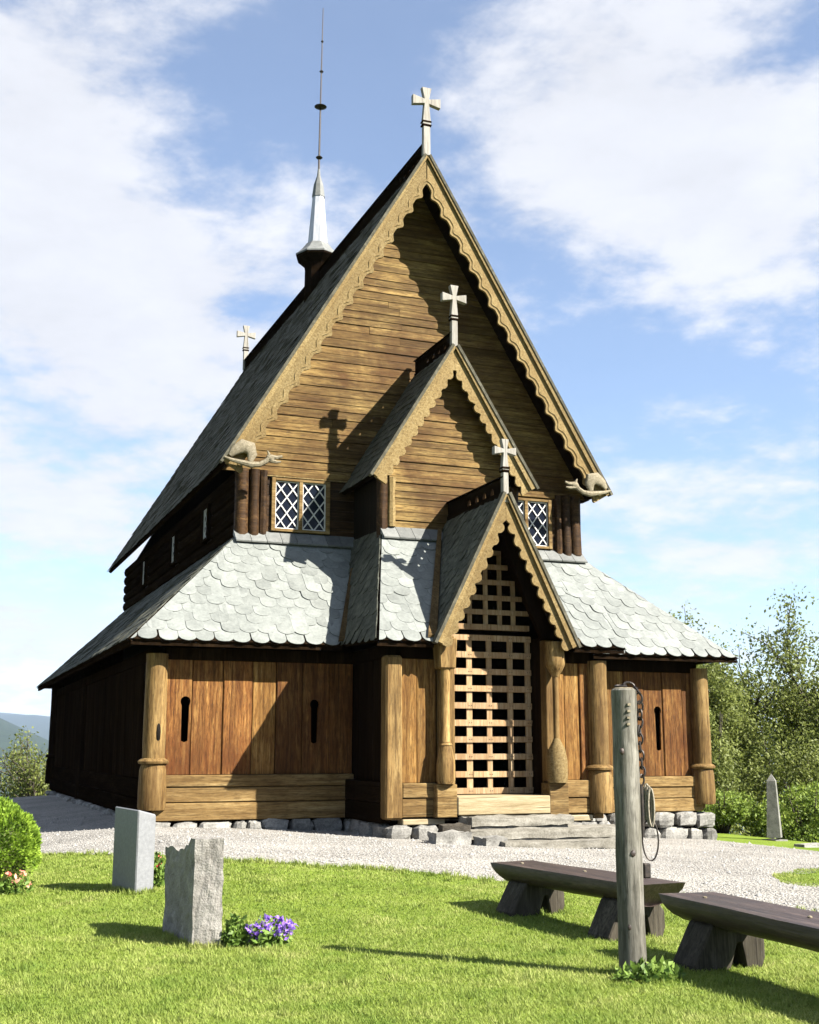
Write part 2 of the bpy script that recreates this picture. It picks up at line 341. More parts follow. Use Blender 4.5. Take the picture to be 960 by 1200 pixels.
# ------------------------------------------------------------------ mesh helpers
class MB:
    """collects polygons, then links them as one mesh object"""
    def __init__(s): s.v = []; s.f = []
    def add(s, vs, fs):
        o = len(s.v); s.v += [tuple(p) for p in vs]; s.f += [tuple(i + o for i in f) for f in fs]; return s
    def box(s, x0, x1, y0, y1, z0, z1):
        return s.hexa([(x0, y0, z0), (x1, y0, z0), (x1, y1, z0), (x0, y1, z0), (x0, y0, z1), (x1, y0, z1), (x1, y1, z1), (x0, y1, z1)])
    def hexa(s, p):
        return s.add(p, [(3, 2, 1, 0), (4, 5, 6, 7), (0, 1, 5, 4), (1, 2, 6, 5), (2, 3, 7, 6), (3, 0, 4, 7)])
    def prism(s, poly, off):
        """poly: 3-D points of a flat outline; off: extrusion vector"""
        n = len(poly); off = Vector(off)
        a = [Vector(p) for p in poly]; b_ = [p + off for p in a]
        return s.add(a + b_, [tuple(range(n))[::-1], tuple(range(n, 2 * n))] + [(i, (i + 1) % n, n + (i + 1) % n, n + i) for i in range(n)])
    def strip_prism(s, outer, inner, off):
        """a band between two point rows, extruded"""
        n = len(outer); off = Vector(off)
        A = [Vector(p) for p in outer]; B = [Vector(p) for p in inner]
        vs = A + B + [p + off for p in A] + [p + off for p in B]
        fs = []
        for i in range(n - 1):
            fs += [(i, n + i, n + i + 1, i + 1), (2 * n + i, 2 * n + i + 1, 3 * n + i + 1, 3 * n + i), (i, i + 1, 2 * n + i + 1, 2 * n + i), (n + i, 3 * n + i, 3 * n + i + 1, n + i + 1)]
        fs += [(0, 2 * n, 3 * n, n), (n - 1, 2 * n - 1, 4 * n - 1, 3 * n - 1)]
        return s.add(vs, fs)
    def lathe(s, prof, c=(0, 0, 0), seg=16, jit=0.0):
        vs = []; fs = []
        for k, (r, z) in enumerate(prof):
            for i in range(seg):
                a = 2 * math.pi * i / seg
                rr = r * (1 + (rnd.random() - .5) * jit)
                vs.append((c[0] + rr * math.cos(a), c[1] + rr * math.sin(a), c[2] + z))
        for k in range(len(prof) - 1):
            for i in range(seg):
                j = (i + 1) % seg
                fs.append((k * seg + i, k * seg + j, (k + 1) * seg + j, (k + 1) * seg + i))
        fs.append(tuple(range(seg))[::-1]); fs.append(tuple((len(prof) - 1) * seg + i for i in range(seg)))
        return s.add(vs, fs)
    def tube(s, pts, rad, seg=8, flat=(1, 1)):
        pts = [Vector(p) for p in pts]
        if isinstance(rad, (int, float)): rad = [rad] * len(pts)
        vs = []; fs = []; up = None
        for k, p in enumerate(pts):
            t = (pts[min(k + 1, len(pts) - 1)] - pts[max(k - 1, 0)]).normalized()
            if up is None: up = Vector((0, 0, 1)) if abs(t.z) < .9 else Vector((0, 1, 0))
            a = t.cross(up).normalized(); b_ = a.cross(t).normalized(); up = b_
            for i in range(seg):
                q = 2 * math.pi * i / seg
                vs.append(p + a * math.cos(q) * rad[k] * flat[0] + b_ * math.sin(q) * rad[k] * flat[1])
        for k in range(len(pts) - 1):
            for i in range(seg):
                j = (i + 1) % seg
                fs.append((k * seg + i, k * seg + j, (k + 1) * seg + j, (k + 1) * seg + i))
        fs.append(tuple(range(seg))[::-1]); fs.append(tuple((len(pts) - 1) * seg + i for i in range(seg)))
        return s.add(vs, fs)
    def mesh(s, name, mat, smooth=False):
        me = bpy.data.meshes.new(name)
        me.from_pydata([tuple(p) for p in s.v], [], s.f)
        bm = bmesh.new(); bm.from_mesh(me); bmesh.ops.recalc_face_normals(bm, faces=bm.faces); bm.to_mesh(me); bm.free()
        me.materials.append(M[mat] if isinstance(mat, str) else mat)
        if smooth:
            me.polygons.foreach_set('use_smooth', [True] * len(me.polygons))
            try: me.set_sharp_from_angle(angle=R(40))
            except Exception: pass
        return me
    def build(s, name, mat, parent=None, smooth=False, bevel=0.0):
        o = link(name, s.mesh(name, mat, smooth), parent)
        if bevel:
            md = o.modifiers.new('bevel', 'BEVEL'); md.width = bevel; md.segments = 1; md.limit_method = 'ANGLE'; md.angle_limit = R(35)
        return o

def link(name, data, parent=None, loc=None, rot=None):
    o = bpy.data.objects.new(name, data)
    COL.objects.link(o)
    if loc is not None: o.location = loc
    if rot is not None: o.rotation_euler = rot
    if parent is not None:
        o.parent = parent
        if '_base' in parent:
            o.matrix_parent_inverse = Matrix.Translation(-Vector(parent['_base'][:]))
    return o
def tag(o, label=None, cat=None, group=None, kind=None):
    if label: o['label'] = label
    if cat: o['category'] = cat
    if group: o['group'] = group
    if kind: o['kind'] = kind
    return o
def thing(name, loc, label, cat, group=None):
    o = bpy.data.objects.new(name, None); COL.objects.link(o); o.location = loc
    o.empty_display_size = 0.2
    o['_base'] = list(loc)
    return tag(o, label, cat, group)
def fast_mesh(name, verts, faces, mat, smooth=False):
    """numpy arrays: verts (n,3), faces (m,k)"""
    me = bpy.data.meshes.new(name)
    k = faces.shape[1]
    me.vertices.add(len(verts)); me.vertices.foreach_set('co', np.asarray(verts, np.float32).ravel())
    me.loops.add(faces.size); me.loops.foreach_set('vertex_index', faces.astype(np.int32).ravel())
    me.polygons.add(len(faces)); me.polygons.foreach_set('loop_start', np.arange(0, faces.size, k, dtype=np.int32))
    me.update(calc_edges=True); me.validate()
    me.materials.append(M[mat] if isinstance(mat, str) else mat)
    if smooth: me.polygons.foreach_set('use_smooth', np.ones(len(faces), bool))
    return me
def clip_poly(poly, clip):
    """2-D Sutherland-Hodgman, clip polygon counter-clockwise"""
    out = list(poly)
    for i in range(len(clip)):
        a = clip[i]; b_ = clip[(i + 1) % len(clip)]
        def side(p): return (b_[0] - a[0]) * (p[1] - a[1]) - (b_[1] - a[1]) * (p[0] - a[0])
        inp, out = out, []
        for j in range(len(inp)):
            p, q = inp[j], inp[(j + 1) % len(inp)]
            sp, sq = side(p), side(q)
            if sp >= 0: out.append(p)
            if (sp >= 0) != (sq >= 0):
                t = sp / (sp - sq); out.append((p[0] + (q[0] - p[0]) * t, p[1] + (q[1] - p[1]) * t))
        if not out: return []
    return out
def stone_mesh(mb, c, size, seed, seg=7, rings=5, boxy=0.45):
    """a rounded irregular block"""
    rr = random.Random(seed); vs = []; fs = []
    def pt(th, ph):
        x, y, z = math.cos(th) * math.cos(ph), math.sin(th) * math.cos(ph), math.sin(ph)
        g = lambda t: math.copysign(abs(t) ** boxy, t)
        j = 1 + (rr.random() - .5) * (0.16 if boxy < .4 or boxy > .76 else .3)
        return (c[0] + g(x) * size[0] / 2 * j, c[1] + g(y) * size[1] / 2 * j, c[2] + g(z) * size[2] / 2 * j)
    seg = max(seg, 8)
    for k in range(1, rings):
        for i in range(seg):
            vs.append(pt(2 * math.pi * (i + .5) / seg, -math.pi / 2 + math.pi * k / rings))
    top = len(vs); vs.append((c[0], c[1], c[2] + size[2] / 2)); vs.append((c[0], c[1], c[2] - size[2] / 2))
    for k in range(rings - 2):
        for i in range(seg):
            j = (i + 1) % seg; fs.append((k * seg + i, k * seg + j, (k + 1) * seg + j, (k + 1) * seg + i))
    for i in range(seg):
        j = (i + 1) % seg
        fs.append(((rings - 2) * seg + i, (rings - 2) * seg + j, top)); fs.append((j, i, top + 1))
    mb.add(vs, fs)

# ------------------------------------------------------------------ ground
def sst(t):
    t = np.clip(t, 0, 1); return t * t * (3 - 2 * t)
def gz(x, y):
    x = np.asarray(x, float)
    zc = -.045 * np.clip(x - 3.3, 0, 12) - .11 * np.clip(3.2 - x, 0, 2.2)
    return -.3 + (zc + .3) * sst((np.asarray(y, float) - 9.0) / 6.5)
def terrain(x, y):
    """church knoll, the hillside below it, the valley and the far hills"""
    x = np.asarray(x, float); y = np.asarray(y, float)
    ex = np.maximum(np.maximum(-30 - x, x - 15.2), 0); ey = np.maximum(np.maximum(-40 - y, y - 34.0), 0)
    e = np.hypot(ex, ey)
    z = gz(np.clip(x, -30, 15.2), y)
    drop = np.where(e < 3, 0.06 * e * e, 0.54 + (e - 3) * 0.36)
    drop = 150 * (1 - np.exp(-drop / 150))
    r = np.hypot(x, y); th = np.arctan2(x, y)
    w = sst((r - 900) / 3800)
    hill = w * (150 + 190 * (0.5 + 0.5 * np.sin(th * 5.2 + 2.1)) * 0.55 + 60 * np.sin(th * 13 + r * 0.0006) + 26 * np.sin(th * 31 + 1.0) + 16 * np.sin(th * 57 + r * .001))
    w2 = sst((r - 5500) / 3500)
    hill = hill + w2 * (95 + 60 * np.sin(th * 7.3 + 0.4) + 28 * np.sin(th * 23 + 2.0))
    bumps = sst((r - 60) / 300) * (5 * np.sin(x * 0.031 + 1.3) * np.sin(y * 0.027) + 2.2 * np.sin(x * 0.11) * np.sin(y * 0.093 + 2))
    return z - drop + hill + bumps
radii = np.concatenate([np.arange(0.0, 45, 0.5)[1:], 45 * 1.055 ** np.arange(0, 112)])
nth = 240
ths = np.linspace(0, 2 * np.pi, nth, endpoint=False)
gx = (radii[:, None] * np.sin(ths)[None]).ravel(); gy = (radii[:, None] * np.cos(ths)[None]).ravel() + 0.0
gv = np.stack([gx, gy, terrain(gx, gy)], 1)
gv = np.vstack([gv, [[0, 0, float(gz(0, 0))]]])
idx = np.arange(len(radii) * nth).reshape(len(radii), nth)
q = np.stack([idx[:-1], np.roll(idx, -1, 1)[:-1], np.roll(idx, -1, 1)[1:], idx[1:]], -1).reshape(-1, 4)
cap = np.stack([np.full(nth, len(gv) - 1), np.roll(idx[0], -1), idx[0], idx[0]], -1)
me = bpy.data.meshes.new('ground')
me.from_pydata(gv.tolist(), [], q.tolist() + [c[:3] for c in cap.tolist()])
bm = bmesh.new(); bm.from_mesh(me); bmesh.ops.recalc_face_normals(bm, faces=bm.faces)
if sum(f.normal.z for f in bm.faces) < 0: bmesh.ops.reverse_faces(bm, faces=bm.faces)
bm.to_mesh(me); bm.free()
me.materials.append(M['ground']); me.polygons.foreach_set('use_smooth', [True] * len(me.polygons))
tag(link('ground', me), kind='structure')

# gravel round the church
NX = np.array([-30, -12, -4, 0.65, 1.47, 2.41, 3.21, 4.45, 5.14, 5.69, 6.09, 6.52, 6.8, 7.2, 7.55, 7.83, 7.95, 8.3, 9.0, 16])
NY = np.array([30.0, 24.0, 20.5, 18.5, 17.4, 15.5, 13.95, 13.37, 13.02, 12.4, 11.97, 11.3, 11.0, 10.7, 10.2, 9.5, 9.0, 8.0, 6.5, 2.0])
def near_edge(x):
    return np.interp(x, NX, NY) + 0.05 * np.sin(np.asarray(x) * 7.1) + 0.035 * np.sin(np.asarray(x) * 17.3 + 1)
def far_edge(x):
    return np.interp(x, [-30, -3, 2, 3.4, 9, 12.8, 13.3, 13.7, 13.9], [36, 36, 35, 33.0, 33, 30, 22, 18, 12.0]) + 0.08 * np.sin(np.asarray(x) * 5.3)
def in_gravel(x, y):
    return (y > near_edge(x)) & (y < far_edge(x)) & (x < 13.85)
xs = np.concatenate([np.arange(-16, -2, 0.5), np.arange(-2, 13.9, 0.1)])
nrow = 110
rows = []
for xx in xs:
    t = np.linspace(0, 1, nrow) ** 1.4
    yy = near_edge(xx) + (far_edge(xx) - near_edge(xx)) * t
    rows.append(np.stack([np.full(nrow, xx), yy, gz(xx, yy) + 0.016 - 0.03 * np.exp(-(yy - near_edge(xx)) / .12) + 0.006 * np.sin(xx * 2.3) * np.sin(yy * 1.9)], 1))
vv = np.concatenate(rows); ii = np.arange(len(vv)).reshape(len(xs), nrow)
ff = np.stack([ii[:-1, :-1], ii[1:, :-1], ii[1:, 1:], ii[:-1, 1:]], -1).reshape(-1, 4)
tag(link('gravel_path', fast_mesh('gravel_path', vv, ff, 'gravel', True)), kind='structure')
# grass island in the gravel to the side
PATCH = (10.55, 11.95, 1.75, 1.25)
def in_patch(x, y):
    dx = (x - PATCH[0]); dy = (y - PATCH[1])
    u = dx * .86 + dy * .5; w = -dx * .5 + dy * .86
    return (u / PATCH[2]) ** 2 + (w / (0.85 + 0.06 * np.sin(u * 6))) ** 2 < 1
pv = [(PATCH[0], PATCH[1])]; 
for i in range(64):
    a = 2 * math.pi * i / 64; u = PATCH[2] * math.cos(a); w = (0.85 + 0.06 * math.sin(u * 6)) * math.sin(a)
    pv.append((PATCH[0] + u * .86 - w * .5, PATCH[1] + u * .5 + w * .86))
pv3 = [(a, c, float(gz(a, c)) + 0.026 + (0.012 if k == 0 else -0.012)) for k, (a, c) in enumerate(pv)]
mb = MB(); mb.add(pv3, [(0, 1 + i, 1 + (i + 1) % 64) for i in range(64)])
tag(mb.build('lawn_patch', 'ground'), kind='structure')

# loose chips on the gravel: one uncountable mass
def scatter_cone(n, r0, r1, a0, a1):
    u = np.random.rand(n); r = np.exp(np.log(r0) + u * (np.log(r1) - np.log(r0)))
    a = np.radians(a0 + np.random.rand(n) * (a1 - a0))
    return r * np.sin(a), r * np.cos(a)
px, py = scatter_cone(60000, 9.0, 24, -12, 60)
k = in_gravel(px, py) & ~in_patch(px, py) & ~((px > 3.1) & (px < 13.8) & (py > 19.3)) & ~((px > 6.5) & (px < 10.4) & (py > 17.4))
px, py = px[k], py[k]; n = len(px)
sz = (0.007 + 0.012 * np.random.rand(n) ** 2 + 0.022 * (np.random.rand(n) > .985))[:, None]
base = np.stack([px, py, gz(px, py) + 0.018], 1)
ang = np.random.rand(n) * 6.28
ca, sa = np.cos(ang)[:, None], np.sin(ang)[:, None]
ex_ = np.concatenate([ca, sa, 0 * ca], 1); ey_ = np.concatenate([-sa, ca, 0 * ca], 1); ez_ = np.array([[0, 0, 1.0]])
tip = base + ez_ * sz * (0.8 + 0.5 * np.random.rand(n, 1)) + ex_ * sz * .2
P = np.stack([base + ex_ * sz, base + ey_ * sz * .8, base - ex_ * sz, base - ey_ * sz * .9, tip], 1).reshape(-1, 3)
o5 = np.arange(n)[:, None] * 5
F = np.concatenate([o5 + np.array([[a, b_, 4]]) for a, b_ in ((0, 1), (1, 2), (2, 3), (3, 0))]).astype(int)
tag(link('gravel_chips', fast_mesh('gravel_chips', P, F, 'pebble')), 'small pale stone chips strewn over the gravel round the church', 'gravel', kind='stuff')

# ------------------------------------------------------------------ the church
X0 = 8.48
YA, YAR = 19.49, 35.1          # ambulatory front and rear wall planes
XL, XR = X0 - 5.14, X0 + 5.14  # its side wall planes
EO = 0.51                      # eave overhang
ZE = 2.87                      # eave height
YN, WN, YNR = 21.13, 3.45, 34.6
YG, WG, ZG, ZA = 20.57, 3.87, 6.22, 12.75      # nave gable: barge plane, half width, foot, apex
YGR = 35.45
YM, WM, ZMG, ZMA = 19.27, 1.53, 5.90, 8.38     # middle gable
YMW, WMW = 19.57, 1.28
YP, WP, ZPG, ZPA = 17.26, 1.18, 2.86, 5.24     # portal gable
HW, YPJ = 1.81, 17.66                          # projecting bay
ZPE, OPX, OPY = 2.825, 0.36, 0.36
ZT = 5.0                       # where the lean-to roofs meet the walls
church = thing('stave_church', (X0, YA, 0), 'dark tarred wooden stave church with slate skirt roofs, stepped gables, crosses and thin spire', 'church')

# --- solid cores -------------------------------------------------------------
mb = MB(); mb.box(X0 - WN, X0 + WN, YN + .03, YNR, 0.0, 6.15)
nave = mb.build('nave_core', 'tar_in', church)
mb = MB(); mb.box(X0 - WMW, X0 + WMW, YMW + .03, YN + .1, 2.95, ZMG + .05)
mb.prism([(X0 - WMW, YMW + .03, ZMG + .05), (X0 + WMW, YMW + .03, ZMG + .05), (X0, YMW + .03, ZMA - .18)], (0, YN - YMW, 0))
mb.build('middle_core', 'tar_in', church)
for ya in (YN + .20, YNR - .3):
    mb = MB(); mb.prism([(X0 - WN + .05, ya, 6.14), (X0 + WN - .05, ya, 6.14), (X0, ya, ZA - .35)], (0, .3, 0))
    mb.build('gable_backing', 'tar_in', church)

# --- horizontal boards of the gables -----------------------------------------
def gable_boards(name, yw, za, slope, z0, hb, mat, inset=0.10, wmax=99, label=None, skip=None):
    """slope = half width lost per metre of height"""
    wall = None; z = z0; prev = None
    while z < za - 0.25:
        hgt = hb * rnd.uniform(.82, 1.2)
        z1 = min(z + hgt, za - .2)
        def hw_(zz): return min(max((za - zz) * slope - inset, .01), wmax)
        a0, a1 = hw_(z), hw_(z1)
        cuts = [-1.0, 1.0]
        if a0 > 1.6 and rnd.random() < .55: cuts.insert(1, rnd.uniform(-.6, .6))
        for c0, c1 in zip(cuts[:-1], cuts[1:]):
            if skip and skip(z, z1): continue
            g = 0.003
            xa0, xb0 = X0 + c0 * a0 + (g if c0 > -1 else 0), X0 + c1 * a0 - (g if c1 < 1 else 0)
            xa1 = X0 - a1 if c0 == -1 else xa0; xb1 = X0 + a1 if c1 == 1 else xb0
            xa1 = min(max(xa1, xa0), xb0); xb1 = max(min(xb1, xb0), xa0)
            ps = rnd.uniform(0, .012); d0, d1 = .026 + ps, .014 + ps     # lower edge stands proud
            mbb = MB(); mbb.hexa([(xa0, yw - d0, z + .004), (xb0, yw - d0, z + .004), (xb0, yw + .02, z + .004), (xa0, yw + .02, z + .004),
                                  (xa1, yw - d1, z1 - .002), (xb1, yw - d1, z1 - .002), (xb1, yw + .02, z1 - .002), (xa1, yw + .02, z1 - .002)])
            if wall is None:
                wall = mbb.build(name, mat, church)
            else:
                mbb.build('board', mat, wall)
        z = z1
    return wall
gable_boards('gable_wall', YN + .16, ZA, WG / (ZA - ZG), 6.2, .155, 'gable', .10)
gable_boards('middle_gable_wall', YMW + .0, ZMA, WM / (ZMA - ZMG), 5.02, .135, 'gable', .08, wmax=WMW - .13)

# --- clerestory front with two windows ----------------------------------------
cl = None
for k, (z0, z1) in enumerate([(4.78, 5.0), (5.0, 5.17), (5.17, 5.36), (5.36, 5.55), (5.55, 5.75), (5.75, 5.95), (5.95, 6.2)]):
    for (xa, xb) in ((X0 - WN + .2, X0 - 2.89), (X0 - 1.76, X0 - WMW), (X0 + WMW, X0 + 1.76), (X0 + 2.89, X0 + WN - .2)):
        mb = MB(); p = rnd.uniform(0, .012); mb.box(xa, xb, YN - .03 - p, YN + .02, z0 + .003, z1 - .003)
        if cl is None: cl = mb.build('clerestory_wall', 'tar_shade_x', church)
        else: mb.build('board', 'tar_shade_x', cl)
mb = MB(); mb.box(X0 - WN + .18, X0 + WN - .18, YN - .075, YN + .02, 6.12, 6.245); mb.build('tie_beam', 'gable', church, bevel=.01)
mb = MB(); mb.box(X0 - WN + .45, X0 - WMW, YN - .10, YN + .02, 6.10, 6.118); mb.build('drip_board', 'carved', church)
def lattice_window(xc, yw, w, h, z0, mat_f='beam', axis='x', mull=True, label=None):
    """leaded window in a wooden frame; axis = the wall's run"""
    def B(mb_, a0, a1, d0, d1, c0, c1):
        if axis == 'x': mb_.box(xc + a0, xc + a1, yw - d1, yw - d0, c0, c1)
        else: mb_.box(yw - d1, yw - d0, xc + a0, xc + a1, c0, c1)
    mb = MB(); t = .075
    B(mb, -w / 2, -w / 2 + t, .0, .09, z0, z0 + h); B(mb, w / 2 - t, w / 2, .0, .09, z0, z0 + h)
    B(mb, -w / 2 + t, w / 2 - t, .0, .085, z0, z0 + t * .7); B(mb, -w / 2 + t, w / 2 - t, .0, .085, z0 + h - t * .7, z0 + h)
    if mull: B(mb, -.035, .035, .0, .082, z0 + t * .7, z0 + h - t * .7)
    win = mb.build('window', mat_f, church, bevel=.006)
    fields = [(-w / 2 + t, -.035), (.035, w / 2 - t)] if mull else [(-w / 2 + t, w / 2 - t)]
    za, zb = z0 + t * .7, z0 + h - t * .7
    for (a0, a1) in fields:
        mb = MB(); B(mb, a0, a1, .012, .02, za, zb); mb.build('pane', 'glass', win)
        # diagonal glazing bars, clipped to the field
        mb = MB(); W_, H_ = a1 - a0, zb - za; nx = 2; sx = W_ / nx; sz = H_ / 3.0; hwid = .011
        rect = [(a0, za), (a1, za), (a1, zb), (a0, zb)]
        for sgn in (1, -1):
            for i in range(-6, 10):
                xa = a0 + i * sx
                p0 = (xa, za - 0.0); p1 = (xa + sgn * sx * 3.0, za + 3.0 * sz)
                dx, dz = p1[0] - p0[0], p1[1] - p0[1]; L = math.hypot(dx, dz); nx_, nz_ = -dz / L * hwid, dx / L * hwid
                pl = clip_poly([(p0[0] - nx_, p0[1] - nz_), (p1[0] - nx_, p1[1] - nz_), (p1[0] + nx_, p1[1] + nz_), (p0[0] + nx_, p0[1] + nz_)], rect)
                if len(pl) < 3: continue
                dd = .024 if sgn > 0 else .030
                if axis == 'x': mb.prism([(xc + p[0], yw - dd, p[1]) for p in pl], (0, -.012, 0))
                else: mb.prism([(yw - dd, xc + p[0], p[1]) for p in pl], (-.012, 0, 0))
        B(mb, a0, a1, .02, .045, za, za + .02); B(mb, a0, a1, .02, .045, zb - .02, zb); B(mb, a0, a0 + .02, .02, .044, za + .02, zb - .02); B(mb, a1 - .02, a1, .02, .044, za + .02, zb - .02)
        mb.build('glazing_bars', 'white', win)
    return win
lattice_window(X0 - 2.325, YN, 1.12, 1.0, 5.09)
lattice_window(X0 + 2.325, YN, 1.12, 1.0, 5.09)
for yy in (23.6, 27.0, 31.0):
    lattice_window(yy, X0 - WN - .05, .62, .72, 5.25, mat_f='tar', axis='y', mull=False)
# side clerestory logs (tarred)
sw = None
for s in (-1, 1):
    for k in range(6):
        mb = MB(); z0 = 4.75 + k * .245
        x = X0 + s * WN
        segs = [(YN + .1, 23.29), (23.91, 26.69), (27.31, 30.69), (31.31, YNR)] if (s < 0 and 5.2 < z0 + .2 and z0 < 5.95) else [(YN + .1, YNR)]
        for (a, c) in segs:
            mb2 = MB(); mb2.tube([(x + s * .01, a, z0 + .12), (x + s * .01, c, z0 + .12)], .128, 8, flat=(.6, 1))
            if sw is None: sw = mb2.build('clerestory_side', 'tar_h', church)
            else: mb2.build('log', 'tar_h', sw)
# clustered corner posts; nave ones coloured dark for the shade of eave and beast
for s in (-1, 1):
    x = X0 + s * WN
    mb = MB(); mb.lathe([(.13, 4.75), (.135, 5.0), (.125, 5.5), (.13, 6.2)], (x - s * .02, YN - .02, 0), 10, .06)
    cp = mb.build('corner_post', 'tar_shade_x', church, True)
    mb = MB(); mb.lathe([(.10, 4.8), (.105, 5.2), (.09, 5.75), (.11, 6.2)], (x - s * .24, YN - .06, 0), 10, .06); mb.build('stave', 'tar_shade_x', cp, True)
    mb = MB(); mb.lathe([(.075, 4.8), (.08, 5.2), (.07, 5.75), (.085, 6.2)], (x - s * .41, YN - .05, 0), 8, .06); mb.build('stave', 'tar_shade_x', cp, True)
    xm = X0 + s * WMW
    mb = MB(); mb.lathe([(.10, 4.75), (.105, 5.1), (.095, 5.5), (.11, 5.9)], (xm, YMW - .01, 0), 10, .06)
    cp = mb.build('corner_post', 'tar_shade_x', church, True)
    mb = MB(); mb.lathe([(.075, 5.02), (.08, 5.3), (.06, 5.6), (.085, 5.9)], (xm - s * .16, YMW - .05, 0), 8, .06); mb.build('stave', 'carved', cp, True)

# --- roofs ---------------------------------------------------------------------
def plane_frame(quad):
    """quad given eave-left, eave-right, top-right, top-left seen from outside"""
    a, b_, c, d = [Vector(p) for p in quad]
    u = (b_ - a).normalized(); n = u.cross(d - a).normalized()
    v = n.cross(u).normalized()
    return a, u, v, n
def roof_slab(quad, name, mat, parent, th=.05):
    a, u, v, n = plane_frame(quad)
    mb = MB(); mb.prism([Vector(p) for p in quad], -n * th)
    return mb.build(name, mat, parent)
def slates(quad, parent, mat, w=.30, ex=.235, single=True, round_=True, over=.03, jit=1.0, name='slate', clip=None, lift=.012, kindname='slate_courses', seed=1, rest_left=None):
    a, u, v, n = plane_frame(quad)
    rr = random.Random(seed)
    poly = [((Vector(p) - a).dot(u), (Vector(p) - a).dot(v)) for p in quad]
    clipp = clip(a, u, v) if clip else poly
    vmax = max(p[1] for p in poly); umin = min(p[0] for p in poly); umax = max(p[0] for p in poly)
    rows_ = int(vmax / ex) + 1
    joined = MB()
    for r_ in range(rows_):
        v0 = r_ * ex - over
        k0 = int((umin - .5) / w) - 1; k1 = int((umax + .5) / w) + 2
        for k in range(k0, k1):
            uc = (k + (.5 if r_ % 2 else 0)) * w + rr.uniform(-.02, .02) * jit
            ww = w * .5 - .004 + rr.uniform(-.012, .006) * jit
            L = ex * 2.15; dv = rr.uniform(-.012, .012) * jit
            if round_:
                pts = []
                for i in range(9):
                    t = math.pi + math.pi * i / 8
                    pts.append((uc + ww * math.cos(t), v0 + dv + ex * .48 * (1 + math.sin(t) * rr.uniform(.94, 1.04))))
                pts += [(uc + ww, v0 + L), (uc - ww, v0 + L)]
            else:
                pts = [(uc - ww, v0 + dv), (uc + ww, v0 + dv + rr.uniform(-.01, .01) * jit), (uc + ww, v0 + L), (uc - ww, v0 + L)]
            cp = list(clipp)
            cp2 = []
            # let the lowest course hang over the eave
            for (x_, y_) in cp: cp2.append((x_, y_ - .05 if y_ < .02 else y_))
            pl = clip_poly(pts, cp2)
            if len(pl) < 3: continue
            ar = abs(sum(pl[i][0] * pl[(i + 1) % len(pl)][1] - pl[(i + 1) % len(pl)][0] * pl[i][1] for i in range(len(pl)))) / 2
            if ar < .004: continue
            tl = rr.uniform(-.006, .006) * jit; tw = rr.uniform(-.014, .014) * jit
            th = .008
            def P3(p, dz=0):
                f = 1 - (p[1] - v0) / L
                return a + u * p[0] + v * p[1] + n * (.006 + lift * f + tl + tw * (p[0] - uc) / w + dz)
            wx = (a + u * uc).x
            if single and ar > .03 and not (rest_left and wx < rest_left):
                mbb = MB(); mbb.prism([P3(p) for p in pl], n * th); mbb.build(name, mat, parent)
            else:
                joined.prism([P3(p) for p in pl], n * th)
    if joined.v:
        tag(joined.build(kindname, mat, parent), kind='stuff')

# nave roof: boards underneath, slate courses on top
for s in (-1, 1):
    e0, e1 = (X0 + s * WG, YG, ZG), (X0 + s * WG, YGR, ZG)
    t0, t1 = (X0, YG, ZA), (X0, YGR, ZA)
    quad = (e1, e0, t0, t1) if s < 0 else (e0, e1, t1, t0)
    nr = roof_slab(quad, 'nave_roof', 'tar_h', church, .09)
    slates(quad, nr, 'slate_dark', w=.30, ex=.26, single=False, round_=False, lift=.022, seed=3 + s)
    e0, e1 = (X0 + s * WM, YM, ZMG), (X0 + s * WM, YN + .05, ZMG)
    t0, t1 = (X0, YM, ZMA), (X0, YN + .05, ZMA)
    quad = (e1, e0, t0, t1) if s < 0 else (e0, e1, t1, t0)
    nr = roof_slab(quad, 'middle_roof', 'tar_h', church, .07)
    slates(quad, nr, 'slate_side', w=.24, ex=.2, single=False, round_=False, lift=.02, seed=13 + s)
